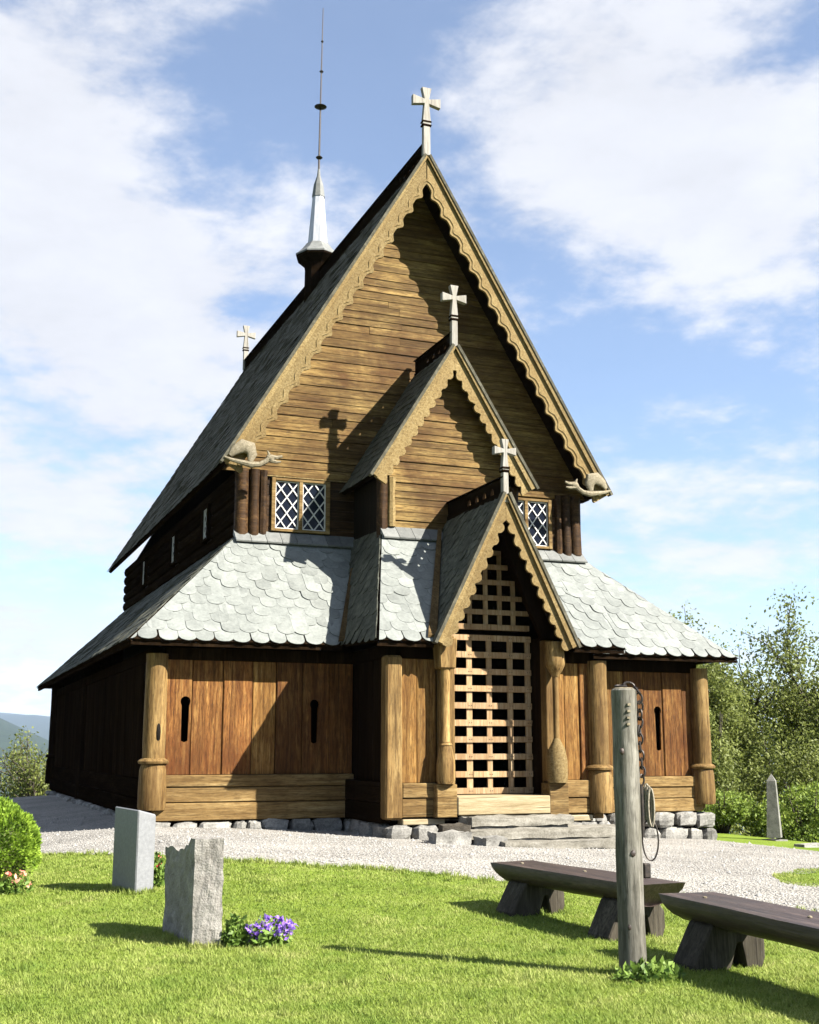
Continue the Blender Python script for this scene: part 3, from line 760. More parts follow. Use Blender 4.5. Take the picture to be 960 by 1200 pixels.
# portal roof: runs back into the front skirt roof
def lean_z(y): return ZPE + (y - (YPJ - OPY)) * (ZT - .05 - ZPE) / (YMW - (YPJ - OPY))
def lean_y(z): return (YPJ - OPY) + (z - ZPE) * (YMW - (YPJ - OPY)) / (ZT - .05 - ZPE)
for s in (-1, 1):
    slope = WP / (ZPA - ZPG)
    xt = X0 + s * (ZPA - (ZT - .05)) * slope
    poly = [(X0 + s * WP, YP, ZPG), (X0, YP, ZPA), (X0, YMW + .02, ZPA), (xt, YMW + .02, ZT - .05), (X0 + s * WP, lean_y(ZPG) + .02, ZPG)]
    a = Vector(poly[0]); v = (Vector(poly[1]) - a).normalized(); u = Vector((0, 1, 0)) if s > 0 else Vector((0, -1, 0))
    n = u.cross(v).normalized()
    mb = MB(); mb.prism([Vector(p) for p in poly], -n * .06)
    pr = mb.build('portal_roof', 'tar_h', church)
    if s > 0:
        quad = (Vector(poly[0]), Vector((X0 + s * WP, YMW, ZPG)), Vector((X0, YMW, ZPA)), Vector(poly[1]))
    else:
        quad = (Vector((X0 + s * WP, YMW, ZPG)), Vector(poly[0]), Vector(poly[1]), Vector((X0, YMW, ZPA)))
    def cl_(a_, u_, v_, poly=poly, s=s):
        pp = [((Vector(p) - a_).dot(u_), (Vector(p) - a_).dot(v_)) for p in poly]
        ar = sum(pp[i][0] * pp[(i + 1) % len(pp)][1] - pp[(i + 1) % len(pp)][0] * pp[i][1] for i in range(len(pp)))
        return pp if ar > 0 else pp[::-1]
    slates(quad, pr, 'slate_side', w=.2, ex=.17, single=False, round_=True, lift=.018, clip=cl_, seed=23 + s)
    # valley board along the meeting with the skirt roof
    p0 = Vector((X0 + s * (WP + .03), lean_y(ZPG) - .02, ZPG + .0)); p1 = Vector((xt + s * .03, YMW - .03, ZT - .02))
    mb = MB(); mb.prism([p0 + Vector((s * .13, 0, .03)), p0 + Vector((-s * .02, 0, .05)), p1 + Vector((-s * .02, 0, .05)), p1 + Vector((s * .06, 0, .03))], (0, -.01, .035))
    mb.build('valley_board', 'gutter', church)

# skirt roofs
A = {}
zt = ZT
fl = ((XL - EO, YA - EO, ZE), (X0 - HW - OPX, YA - EO, ZE), (X0 - WMW, YN, zt), (X0 - WN, YN, zt))
fr = ((X0 + HW + OPX, YA - EO, ZE), (XR + EO, YA - EO, ZE), (X0 + WN, YN, zt), (X0 + WMW, YN, zt))
YE = YPJ - OPY
pf = ((X0 - HW - OPX, YE, ZPE), (X0 + HW + OPX, YE, ZPE), (X0 + WMW, YMW, ZT - .05), (X0 - WMW, YMW, ZT - .05))
pl_ = ((X0 - HW - OPX, YA - EO, ZE), (X0 - HW - OPX, YE, ZPE), (X0 - WMW, YMW, ZT - .05), (X0 - WMW, YN, zt))
pr_ = ((X0 + HW + OPX, YE, ZPE), (X0 + HW + OPX, YA - EO, ZE), (X0 + WMW, YN, zt), (X0 + WMW, YMW, ZT - .05))
sl_ = ((XL - EO, YAR + EO, ZE), (XL - EO, YA - EO, ZE), (X0 - WN, YN, zt), (X0 - WN, YNR, zt))
sr_ = ((XR + EO, YA - EO, ZE), (XR + EO, YAR + EO, ZE), (X0 + WN, YNR, zt), (X0 + WN, YN, zt))
bk_ = ((XR + EO, YAR + EO, ZE), (XL - EO, YAR + EO, ZE), (X0 - WN, YNR, zt), (X0 + WN, YNR, zt))
r_fl = roof_slab(fl, 'skirt_roof', 'tar_h', church, .06); slates(fl, r_fl, 'slate', seed=31)
r_fr = roof_slab(fr, 'skirt_roof', 'tar_h', church, .06); slates(fr, r_fr, 'slate', seed=32, rest_left=X0 + 2.5)
# the front of the projecting bay, left and right of the portal
def half(s):
    xa = X0 + s * (WP + .02); xb = X0 + s * (ZPA - (ZT - .05)) * WP / (ZPA - ZPG) + s * .02
    return ((X0 - HW - OPX, YE, ZPE), (xa, YE, ZPE), (xb, YMW, ZT - .05), (X0 - WMW, YMW, ZT - .05)) if s < 0 else ((xa, YE, ZPE), (X0 + HW + OPX, YE, ZPE), (X0 + WMW, YMW, ZT - .05), (xb, YMW, ZT - .05))
for s in (-1, 1):
    r_pf = roof_slab(half(s), 'skirt_roof', 'tar_h', church, .06); slates(half(s), r_pf, 'slate', seed=35 + s, rest_left=None if s < 0 else X0 + 1.3)
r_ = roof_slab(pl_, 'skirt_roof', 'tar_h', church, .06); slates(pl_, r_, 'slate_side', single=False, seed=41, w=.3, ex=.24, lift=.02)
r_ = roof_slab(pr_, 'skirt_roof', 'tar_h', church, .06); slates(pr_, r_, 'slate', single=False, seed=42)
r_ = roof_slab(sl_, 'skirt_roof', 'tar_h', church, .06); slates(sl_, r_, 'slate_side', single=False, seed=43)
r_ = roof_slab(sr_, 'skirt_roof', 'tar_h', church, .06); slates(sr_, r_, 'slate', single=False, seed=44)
r_ = roof_slab(bk_, 'skirt_roof', 'tar_h', church, .06)
# flashing where the skirts meet the walls
for (xa, xb, y, z) in ((X0 - WN - .12, X0 - WMW, YN, ZT), (X0 + WMW, X0 + WN + .12, YN, ZT), (X0 - WMW - .06, X0 - .16, YMW, ZT - .05), (X0 + .16, X0 + WMW + .06, YMW, ZT - .05)):
    mb = MB(); m_ = int((xb - xa) / .3) + 1; st = (xb - xa) / m_
    fo = None
    for k in range(m_):
        mb = MB(); j = rnd.uniform(0, .015)
        mb.hexa([(xa + k * st + .004, y - .27 - j, z - .175), (xa + (k + 1) * st - .004, y - .27, z - .175), (xa + (k + 1) * st - .004, y - .01, z - .02), (xa + k * st + .004, y - .01, z - .02),
                 (xa + k * st + .004, y - .28 - j, z - .15), (xa + (k + 1) * st - .004, y - .28, z - .15), (xa + (k + 1) * st - .004, y - .035, z + .075), (xa + k * st + .004, y - .035, z + .075)])
        if fo is None: fo = mb.build('flashing', 'flash', church)
        else: mb.build('slate', 'flash', fo)
# valley gutters between front skirt and bay
for s in (-1, 1):
    p0 = Vector((X0 + s * (HW + OPX), YA - EO - .03, ZE + .02)); p1 = Vector((X0 + s * (WMW + .03), YN - .3, ZT - .25))
    p1 = p0 + (p1 - p0) * .75
    mb = MB(); mb.prism([p0 + Vector((s * .10, -.02, .03)), p0 + Vector((-s * .06, -.02, .05)), p1 + Vector((-s * .02, -.02, .08)), p1 + Vector((s * .07, -.02, .05))], (0, -.02, .03))
    mb.build('valley_board', 'gutter', church)
# eave fascia under the slates, dark
for (p, q_) in ((fl[0], fl[1]), (fr[0], fr[1]), (pf[0], (X0 - WP - .05, YE, ZPE)), ((X0 + WP + .05, YE, ZPE), pf[1]), (sl_[1], sl_[0])):
    p = Vector(p); q_ = Vector(q_); mid = Vector((0, .03, -.045)) if abs(p.y - q_.y) < .01 else Vector((.03, 0, -.045))
    d = Vector((0, .05, 0)) if abs(p.y - q_.y) < .01 else Vector((.05, 0, 0))
    mb = MB(); mb.hexa([p + mid - Vector((0, 0, .045)), q_ + mid - Vector((0, 0, .045)), q_ + mid + d - Vector((0, 0, .045)), p + mid + d - Vector((0, 0, .045)), p + mid, q_ + mid, q_ + mid + d, p + mid + d])
    mb.build('fascia', 'tar', church)

# --- bargeboards -----------------------------------------------------------------
def barge(yp, w, zf, za, wid, amp, per, style, th, ext=.05, border=True):
    S = math.hypot(w, za - zf)
    for s in (-1, 1):
        d = Vector((s * w / S, 0, -(za - zf) / S)); nrm = Vector((-s * (za - zf) / S, 0, -w / S))
        ap = Vector((X0, yp, za))
        nn = int(S / .03)
        outer, inner, b0, b1 = [], [], [], []
        def scal(t):
            ph = (t / per) % 1.0
            if style == 'wave': return amp * (.5 + .5 * math.cos(2 * math.pi * ph)) + .012 * math.cos(4 * math.pi * ph)
            lobe = amp * math.sqrt(max(0, 1 - (2 * min(ph / .78, 1) - 1) ** 2)) if ph < .78 else amp * .35 * math.sin(math.pi * (ph - .78) / .22)
            return lobe
        def cl(p):
            if s < 0: p.x = min(p.x, X0 - .002)
            else: p.x = max(p.x, X0 + .002)
            return p
        for i in range(nn + 1):
            t = i * (S + ext) / nn
            o_ = cl(ap + d * t + nrm * .03); wv = wid * (1 if t > .05 else 1)
            i_ = cl(ap + d * t + nrm * (wv + scal(t)))
            if i_.z > o_.z: pass
            outer.append(o_); inner.append(i_)
            b0.append(cl(ap + d * t + nrm * (wv * .62 + scal(t) * .8))); b1.append(cl(ap + d * t + nrm * (wv * .78 + scal(t) * .9)))
        mb = MB(); mb.strip_prism(outer, inner, (0, th, 0))
        bb = mb.build('bargeboard', 'carved', church)
        if border:
            off = Vector((0, -.014, 0))
            mb = MB(); mb.strip_prism([p + off for p in b0], [p + off for p in b1], (0, .0135, 0)); mb.build('carved_border', 'carved', bb)
        # plain verge board on top, a little proud
        p0 = ap + nrm * -.02; p1 = ap + d * (S + ext) + nrm * -.02
        q0 = ap + nrm * .075; q1 = ap + d * (S + ext) + nrm * .075
        pts = [cl(p0.copy()), p1, q1, cl(q0.copy())]
        mb = MB(); mb.prism([p + Vector((0, -.05, 0)) for p in pts], (0, .047, 0)); mb.build('verge_board', 'carved', church)
        # slate edge riding over the verge
        e0 = ap + nrm * -.075; e1 = ap + d * (S + ext + .04) + nrm * -.075; f0 = ap + nrm * -.023; f1 = ap + d * (S + ext + .04) + nrm * -.023
        mb = MB(); mb.prism([cl(e0.copy()) + Vector((0, -.07, 0)), e1 + Vector((0, -.07, 0)), f1 + Vector((0, -.07, 0)), cl(f0.copy()) + Vector((0, -.07, 0))], (0, .14, 0)); mb.build('verge_slate', 'slate_dark', church)
barge(YG - .02, WG, ZG, ZA, .27, .085, .40, 'wave', .055)
barge(YM - .02, WM, ZMG, ZMA, .20, .075, .22, 'lobe', .05, border=False)
barge(YP - .02, WP, ZPG, ZPA, .14, .085, .23, 'lobe', .05, border=False)

# --- ridge crests with pierced holes, and crosses --------------------------------
def crest(y0, y1, z0, hgt, n_holes, pitch, start, hs, name='ridge_crest'):
    th = .05; x = X0 - th / 2
    mb = MB(); y = y0
    zc = z0 + hgt * .52
    def cell(ya, yb, hole):
        if not hole:
            mb.box(x, x + th, ya, yb, z0, z0 + hgt); return
        yc = (ya + yb) / 2
        ring = [(ya, z0), (yb, z0), (yb, z0 + hgt), (ya, z0 + hgt)]
        hol = [(yc - hs * .9, zc - hs * .7), (yc + hs, zc - hs * .8), (yc + hs * .8, zc + hs), (yc - hs * .5, zc + hs * .55)]
        vs = [(x, a, b_) for a, b_ in ring + hol] + [(x + th, a, b_) for a, b_ in ring + hol]
        fs = []
        for i in range(4):
            j = (i + 1) % 4
            fs += [(i, j, 4 + j, 4 + i), (8 + i, 12 + i, 12 + j, 8 + j), (4 + i, 4 + j, 12 + j, 12 + i)]
        fs += [(0, 8, 9, 1), (3, 2, 10, 11)]
        mb.add(vs, fs)
    cell(y, y0 + start, False); y = y0 + start
    for k in range(n_holes):
        cell(y, y + pitch, True); y += pitch
    if y < y1: cell(y, y1, False)
    o = mb.build(name, 'tar_h', church)
    mb = MB(); mb.prism([(X0 - .07, y0, z0 + hgt), (X0 + .07, y0, z0 + hgt), (X0 + .045, y0, z0 + hgt + .03), (X0 - .045, y0, z0 + hgt + .03)], (0, y1 - y0, 0)); mb.build('cap_board', 'tar_h', o)
    mb = MB(); mb.box(X0 - .045, X0 - .026, y0, y1, z0 + .01, z0 + .08); mb.build('ridge_fillet', 'tar_h', o)
def cross(y, z, h, name='ridge_cross'):
    """post with two bands and a cross with flared arms"""
    s = h / 1.35; c = z + h - .33 * s
    mb = MB(); mb.hexa([(X0 - .085 * s, y - .05, z - .25), (X0 + .085 * s, y - .05, z - .25), (X0 + .085 * s, y + .05, z - .25), (X0 - .085 * s, y + .05, z - .25),
                        (X0 - .08 * s, y - .05, z + .42 * s), (X0 + .08 * s, y - .05, z + .42 * s), (X0 + .08 * s, y + .05, z + .42 * s), (X0 - .08 * s, y + .05, z + .42 * s)])
    o = mb.build(name, 'cross', church, bevel=.008)
    for k in (0, 1):
        mb = MB(); zz = z + (.43 + k * .085) * s
        mb.box(X0 - .105 * s, X0 + .105 * s, y - .065, y + .065, zz, zz + .03); mb.build('band', 'tar', o)
    mb = MB(); zz = z + .46 * s; mb.box(X0 - .09 * s, X0 + .09 * s, y - .055, y + .055, zz, zz + .055 * s); mb.build('neck', 'cross', o)
    a, b_, L = .055 * s, .115 * s, .33 * s
    zb = z + .545 * s
    pts = [(-.095 * s, zb), (.095 * s, zb), (a, c - a), (L, c - b_), (L, c + b_), (a, c + a), (b_, c + L), (-b_, c + L), (-a, c + a), (-L, c + b_), (-L, c - b_), (-a, c - a)]
    mb = MB(); mb.prism([(X0 + p[0], y - .05, p[1]) for p in pts], (0, .1, 0)); mb.build('cross_arms', 'cross', o, bevel=.006)
crest(YG - .02, YGR, ZA - .05, .36, 5, .24, .30, .055); cross(YG + .02, ZA + .28, 1.22)
crest(YM - .02, YN, ZMA - .05, .33, 4, .28, .25, .06); cross(YM + .02, ZMA + .2, .98)
crest(YP - .02, YMW, ZPA - .05, .33, 4, .31, .30, .075); cross(YP + .02, ZPA + .12, .80)
cross(YGR - .02, ZA + .25, 1.2)

# --- carved beasts at the gable feet ----------------------------------------------
for s in (-1, 1):
    c = Vector((X0 + s * (WG - .36), YG - .10, ZG + .22))
    k = -s
    mb = MB()
    # humped wing leaning along the board, then the looping neck under it
    mb.tube([c + Vector((-k * .30, .0, -.16)), c + Vector((-k * .22, -.01, -.06)), c + Vector((-k * .08, -.02, .03)), c + Vector((k * .05, -.02, .0)), c + Vector((k * .09, -.02, -.11)), c + Vector((k * .06, -.02, -.24))],
            [.04, .09, .13, .135, .10, .05], 18, flat=(.5, 1))
    mb.tube([c + Vector((-k * .40, 0, -.19)), c + Vector((-k * .28, -.01, -.235)), c + Vector((-k * .1, -.02, -.27)), c + Vector((k * .08, -.02, -.30)), c + Vector((k * .24, -.03, -.28)), c + Vector((k * .34, -.03, -.22)), c + Vector((k * .40, -.03, -.16))],
            [.018, .032, .045, .06, .048, .045, .05], 8)
    # head with brow, two jaws
    stone_mesh(mb, c + Vector((k * .42, -.03, -.15)), (.15, .11, .13), 9 + s, 8, 6, .85)
    mb.tube([c + Vector((k * .42, -.03, -.13)), c + Vector((k * .55, -.03, -.13)), c + Vector((k * .64, -.03, -.10))], [.05, .035, .022], 7)
    mb.tube([c + Vector((k * .42, -.03, -.19)), c + Vector((k * .54, -.03, -.215)), c + Vector((k * .62, -.03, -.20))], [.045, .03, .015], 7)
    mb.tube([c + Vector((k * .40, -.03, -.09)), c + Vector((k * .37, -.03, -.02))], [.03, .012], 6)
    o = mb.build('carved_beast', 'bone', church, True)

# --- spire ---------------------------------------------------------------------------
ys = 27.9
mb = MB(); mb.lathe([(.34, 12.2), (.33, 13.1), (.36, 13.3)], (X0, ys, 0), 8); spire = mb.build('spire', 'tar', church)
mb = MB(); mb.lathe([(.36, 13.28), (.56, 13.46), (.56, 13.50)], (X0, ys, 0), 8); mb.build('skirt_soffit', 'tar', spire)
mb = MB(); mb.lathe([(.575, 13.503), (.575, 13.54), (.42, 13.68), (.29, 13.86)], (X0, ys, 0), 8); mb.build('skirt', 'flash', spire)
mb = MB(); mb.lathe([(.265, 13.84), (.22, 14.4), (.17, 15.0), (.155, 15.18)], (X0, ys, 0), 8); mb.build('needle', 'sheet', spire)
mb = MB(); mb.lathe([(.175, 15.16), (.13, 15.5), (.05, 15.75), (.03, 15.95)], (X0, ys, 0), 8); mb.build('needle_cap', 'flash', spire)
mb = MB(); mb.tube([(X0, ys, 15.9), (X0 + .02, ys, 18), (X0 + .05, ys, 20.6)], [.028, .02, .010], 6); mb.build('rod', 'iron', spire)
for (z, r_, hh) in ((16.28, .09, .10), (17.72, .165, .085), (18.74, .055, .07), (19.62, .038, .05)):
    mb = MB(); mb.lathe([(.02, z - hh / 2 - .01), (r_ * .8, z - hh / 4), (r_, z), (r_ * .75, z + hh / 4), (.02, z + hh / 2)], (X0 + .012 * (z - 15.9) * .9, ys, 0), 12); mb.build('knop', 'iron', spire, True)

# --- ambulatory walls -------------------------------------------------------------------
def plank(parent, name, x0, x1, yw, z0, z1, mat, th=.05, axis='x', out=-1, slit=None):
    """vertical stave plank; slit = (centre, bottom, top, half width): a round-headed opening"""
    mb = MB(); g = .005
    a, c = x0 + g, x1 - g
    def P(u, z): return (u, yw, z) if axis == 'x' else (yw, u, z)
    off = (0, -out * th, 0) if axis == 'x' else (-out * th, 0, 0)
    if slit is None:
        ch = .012
        # chamfered plan: front edges broken
        if axis == 'x':
            prof = [(a, yw - out * th), (a, yw - out * -0 + -out * ch), (a + ch, yw), (c - ch, yw), (c, yw + -out * ch), (c, yw - out * th)]
            mb.prism([(p[0], p[1], z0) for p in prof], (0, 0, z1 - z0))
        else:
            prof = [(yw - out * th, a), (yw - out * ch, a), (yw, a + ch), (yw, c - ch), (yw - out * ch, c), (yw - out * th, c)]
            mb.prism([(p[0], p[1], z0) for p in prof], (0, 0, z1 - z0))
    else:
        sc, s0, s1, hw_ = slit
        arc = [(hw_ * 1.3 * math.cos(t), s1 - hw_ * 1.3 + hw_ * 1.3 * math.sin(t)) for t in [math.pi / 2 - math.pi * .62 * i / 6 for i in range(7)]]
        right = [(sc, z0), (c, z0), (c, z1), (sc, z1)] + [(sc + p[0], p[1]) for p in arc] + [(sc + hw_, s1 - hw_ * 2.3), (sc + hw_ * .85, s0), (sc, s0 - hw_ * .4)]
        left = [(2 * sc - p[0] if p[0] != c else a, p[1]) for p in right]
        left = [(sc, z0), (a, z0), (a, z1), (sc, z1)] + [(sc - p[0], p[1]) for p in arc] + [(sc - hw_, s1 - hw_ * 2.3), (sc - hw_ * .85, s0), (sc, s0 - hw_ * .4)]
        for pol in (right, left): mb.prism([P(u, z) for u, z in pol], off)
    return mb.build(name, mat, parent)

def plank_wall(name, x0, x1, yw, z0, z1, widths, mats, slits=(), axis='x', out=-1, top='tar'):
    # the wall plate is the part, the planks stand under it
    mb = MB()
    if axis == 'x': mb.box(x0, x1, yw - .03, yw + .14, z1 - .02, z1 + .17)
    else: mb.box(min(yw + out * .03, yw - out * .14), max(yw + out * .03, yw - out * .14), x0, x1, z1 - .02, z1 + .17)
    wall = mb.build(name, top, church)
    x = x0; i = 0
    while x < x1 - .02:
        w = widths[i % len(widths)] * rnd.uniform(.93, 1.07)
        xe = min(x + w, x1)
        if x1 - xe < .12: xe = x1
        sl_ = None
        for s in slits:
            if x < s[0] < xe: sl_ = (min(max(s[0], x + .1), xe - .1),) + s[1:]
        yo = ((.018 if i % 2 else -.004) * (-out) + rnd.uniform(0, .008)) * (.3 if mats == ['tar'] else 1)
        plank(wall, 'plank', x, xe, yw + yo, z0 + .004, z1 - .022, mats[i % len(mats)], axis=axis, out=out, slit=sl_)
        x = xe; i += 1
    return wall
def sills(x0, x1, yw, zs, mats, wallname='sill_beam', depth=.16, proud=.05):
    for k, (z0, z1) in enumerate(zs):
        mb = MB(); p = proud + .022 * ((len(zs) - k) % 2)
        mb.box(x0, x1, yw - p, yw + depth, z0 + .006, z1 - .004)
        mb.build(wallname, mats[k % len(mats)], church, bevel=.012)

plank_wall('ambulatory_wall', XL + .16, X0 - HW - .0, YA, .79, 2.62, [.44, .5, .47, .4, .45], ['plank', 'plank', 'plank', 'plank_gold', 'plank'], slits=((3.93, 1.32, 2.02, .062), (6.0, 1.30, 2.0, .062)))
sills(XL + .05, X0 - HW, YA, [(.08, .36), (.36, .60), (.60, .79)], ['beam'])
plank_wall('ambulatory_wall', X0 + HW, XR - .16, YA, .70, 2.62, [.42, .36, .4, .45, .40, .43], ['plank', 'plank', 'plank', 'plank_gold', 'plank'], slits=((12.70, 1.18, 1.97, .06),))
sills(X0 + HW, XR - .1, YA, [(.06, .30), (.30, .50), (.50, .70)], ['beam'])
# projecting bay front, either side of the portal
plank_wall('porch_wall', X0 - HW + .14, X0 - 1.05, YPJ, .68, 2.60, [.27, .24, .2], ['plank_gold', 'plank_gold', 'plank'])
plank_wall('porch_wall', X0 + 1.02, X0 + HW - .12, YPJ, .70, 2.60, [.2, .28, .27], ['plank_gold', 'plank_gold', 'plank'])
sills(X0 - HW + .16, X0 - .95, YPJ, [(.05, .145), (.16, .45), (.45, .68)], ['sill_pale', 'beam', 'beam'])
sills(X0 + .88, X0 + HW - .16, YPJ, [(.05, .155), (.17, .42), (.42, .70)], ['sill_pale', 'beam', 'beam'])
# bay side walls
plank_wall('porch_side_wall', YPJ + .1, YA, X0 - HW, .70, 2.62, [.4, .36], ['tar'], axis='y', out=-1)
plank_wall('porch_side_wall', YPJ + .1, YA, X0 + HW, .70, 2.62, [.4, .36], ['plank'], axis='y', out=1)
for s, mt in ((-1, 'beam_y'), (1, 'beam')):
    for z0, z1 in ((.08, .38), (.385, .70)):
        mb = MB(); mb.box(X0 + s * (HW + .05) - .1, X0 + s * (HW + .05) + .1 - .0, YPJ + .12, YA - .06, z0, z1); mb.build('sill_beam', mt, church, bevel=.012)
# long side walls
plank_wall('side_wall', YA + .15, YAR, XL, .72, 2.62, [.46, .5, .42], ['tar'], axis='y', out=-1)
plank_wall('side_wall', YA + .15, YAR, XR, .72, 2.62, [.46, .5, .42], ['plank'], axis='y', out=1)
mb = MB(); mb.box(XL, XR, YAR - .1, YAR, .1, 2.8); mb.build('rear_wall', 'tar', church)
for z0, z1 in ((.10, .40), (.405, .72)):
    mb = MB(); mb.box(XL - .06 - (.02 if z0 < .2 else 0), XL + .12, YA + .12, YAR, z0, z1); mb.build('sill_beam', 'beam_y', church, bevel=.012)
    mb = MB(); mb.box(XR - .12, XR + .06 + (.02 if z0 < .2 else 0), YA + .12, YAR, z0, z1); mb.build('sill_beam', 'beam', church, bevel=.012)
for yy in (28.4,):
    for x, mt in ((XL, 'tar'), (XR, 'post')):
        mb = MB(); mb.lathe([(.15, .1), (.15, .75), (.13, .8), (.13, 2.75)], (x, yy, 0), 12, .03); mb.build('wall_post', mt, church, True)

# turned posts
def turned(x, y, zb, zring, zt_, r=.175, rb=.215, mat='post', hole=False):
    mb = MB()
    prof = [(r, zring + .06)] + [(r * (1 + .02 * math.sin(k)), zring + .06 + (zt_ - zring - .06) * k / 6) for k in range(1, 7)]
    mb.lathe(prof, (x, y, 0), 20, .025)
    o = mb.build('turned_post', mat, church, True)
    mb = MB(); mb.lathe([(r * 1.0, zring - .035), (rb * 1.08, zring - .02), (rb * 1.12, zring + .012), (rb * 1.0, zring + .04), (r * 1.0, zring + .062)], (x, y, 0), 20, .02); mb.build('ring', mat, o, True)
    mb = MB(); mb.lathe([(rb * .95, zb), (rb * 1.02, zb + .05), (rb * 1.02, zb + .3), (rb * .98, zring - .12), (rb * .86, zring - .036)], (x, y, 0), 20, .025); mb.build('drum', mat, o, True)
    if hole:
        mb = MB(); mb.lathe([(.001, 1.28), (.04, 1.34), (.045, 1.45), (.035, 1.56), (.001, 1.64)], (x + .03, y - r + .025, 0), 10); mb.build('knot_hole', 'tar_in', o, True)
turned(XL + .02, YA - .03, .26, .99, 2.68, hole=True)
turned(XR - .06, YA - .03, .19, .86, 2.68)
turned(X0 + HW - .0, YPJ - .02, .18, .88, 2.62, r=.17)
turned(XL + .02, YAR, .26, .99, 2.9, mat='tar')
mb = MB(); mb.hexa([(X0 - HW - .13, YPJ - .1, .14), (X0 - HW + .155, YPJ - .1, .14), (X0 - HW + .155, YPJ + .16, .14), (X0 - HW - .13, YPJ + .16, .14),
                    (X0 - HW - .12, YPJ - .08, 2.62), (X0 - HW + .15, YPJ - .08, 2.62), (X0 - HW + .15, YPJ + .16, 2.62), (X0 - HW - .12, YPJ + .16, 2.62)])
mb.build('square_post', 'post', church, bevel=.03)

# --- portal ------------------------------------------------------------------------------
GY = 18.15
# jamb boards behind the columns, and the threshold
for s in (-1, 1):
    if s < 0:
        mb = MB(); mb.box(X0 - 1.03, X0 - .77, YPJ - .06, YPJ + .2, .45, 2.95)
    else:
        mb = MB(); mb.box(X0 + .88, X0 + 1.05, YPJ + .005, YPJ + .2, .45, 2.95)
    jb = mb.build('jamb', 'post', church, bevel=.01)
    mb = MB(); mb.box(X0 + s * (.80 if s < 0 else .91) - .02, X0 + s * (.80 if s < 0 else .91) + .02, YPJ + .202, GY + .08, .45, 3.0); mb.build('reveal', 'post' if s < 0 else 'tar', jb)  # right reveal in black tar colour to stand for the shade there
    mb = MB(); mb.box(X0 + s * .97 - .17, X0 + s * .97 + .17, YPJ - .20, YPJ + .1, .16, .66); mb.build('column_plinth', 'beam', church, bevel=.012)
mb = MB(); mb.box(X0 - .80, X0 + .80, YPJ - .22, GY + .12, .19, .47); mb.build('threshold', 'sill_pale', church, bevel=.015)
# left column: square cap, waisted shaft; right column: cushion cap, thin shaft, bell foot
xl, xr, yc = X0 - .98, X0 + .96, YPJ - .17
mb = MB(); mb.lathe([(.11, 1.25), (.075, 1.3), (.07, 1.9), (.08, 2.42)], (xl, yc, 0), 12, .03); colm = mb.build('portal_column', 'post', church, True)
mb = MB(); mb.lathe([(.13, .665), (.15, .72), (.15, .95), (.12, 1.15), (.085, 1.30)], (xl, yc, 0), 12, .04); mb.build('bell_foot', 'post', colm, True)
mb = MB(); mb.hexa([(xl - .13, yc - .11, 2.42), (xl + .14, yc - .11, 2.42), (xl + .14, yc + .14, 2.42), (xl - .13, yc + .14, 2.42), (xl - .16, yc - .13, 2.90), (xl + .16, yc - .13, 2.90), (xl + .16, yc + .16, 2.90), (xl - .16, yc + .16, 2.90)])
mb.build('capital', 'post', colm, bevel=.02)
mb = MB(); mb.lathe([(.05, 1.28), (.048, 1.9), (.05, 2.38)], (xr, yc, 0), 12, .03); colm = mb.build('portal_column', 'post', church, True)
mb = MB(); mb.lathe([(.155, .665), (.165, .72), (.165, 1.0), (.13, 1.2), (.07, 1.31), (.05, 1.36)], (xr, yc, 0), 14, .03); mb.build('bell_foot', 'carved', colm, True)
mb = MB(); mb.lathe([(.06, 2.34), (.075, 2.38), (.12, 2.44), (.16, 2.53), (.165, 2.6), (.15, 2.8), (.15, 2.9)], (xr, yc, 0), 14, .03); mb.build('capital', 'post', colm, True)
# brackets: soffit boards closing the portal gable sides
for s in (-1, 1):
    mb = MB(); mb.prism([(X0 + s * .82, YPJ - .05, 2.95), (X0 + s * 1.1, YPJ - .05, 2.95), (X0 + s * .12, YPJ - .05, 4.92), (X0 + s * .02, YPJ - .05, 4.86), (X0 + s * .55, YPJ - .05, 3.5)], (0, .12, 0)); mb.build('portal_lining', 'tar', church)
# the slatted gate
mb = MB(); mb.box(X0 - .76, X0 - .69, GY - .02, GY + .05, .49, 3.05); gate = mb.build('gate', 'gate', church)
def slat(x0, x1, z0, z1, y, nm, th=.028):
    mb_ = MB(); j = lambda: rnd.uniform(-.006, .006)
    mb_.hexa([(x0 + j(), y, z0 + j()), (x1 + j(), y, z0 + j()), (x1 + j(), y + th, z0 + j()), (x0 + j(), y + th, z0 + j()), (x0 + j(), y, z1 + j()), (x1 + j(), y, z1 + j()), (x1 + j(), y + th, z1 + j()), (x0 + j(), y + th, z1 + j())])
    return mb_.build(nm, 'gate', gate)
XS = (-.27, .09, .47, .80)
nail = MB()
for k, z in enumerate((.53, .79, 1.07, 1.345, 1.61, 1.885, 2.16, 2.435, 2.71, 2.99)):
    slat(X0 - .71, X0 + .85, z - .048, z + .048, GY - .031, 'rail')
    for xx in XS:
        for dx in (-.02, .02): nail.box(X0 + xx + dx - .006, X0 + xx + dx + .006, GY - .037, GY - .03, z - .006, z + .006)
for xx in XS: slat(X0 + xx - .048, X0 + xx + .048, .50, 3.03, GY, 'slat')
tag(nail.build('nails', 'iron', gate), kind='stuff')
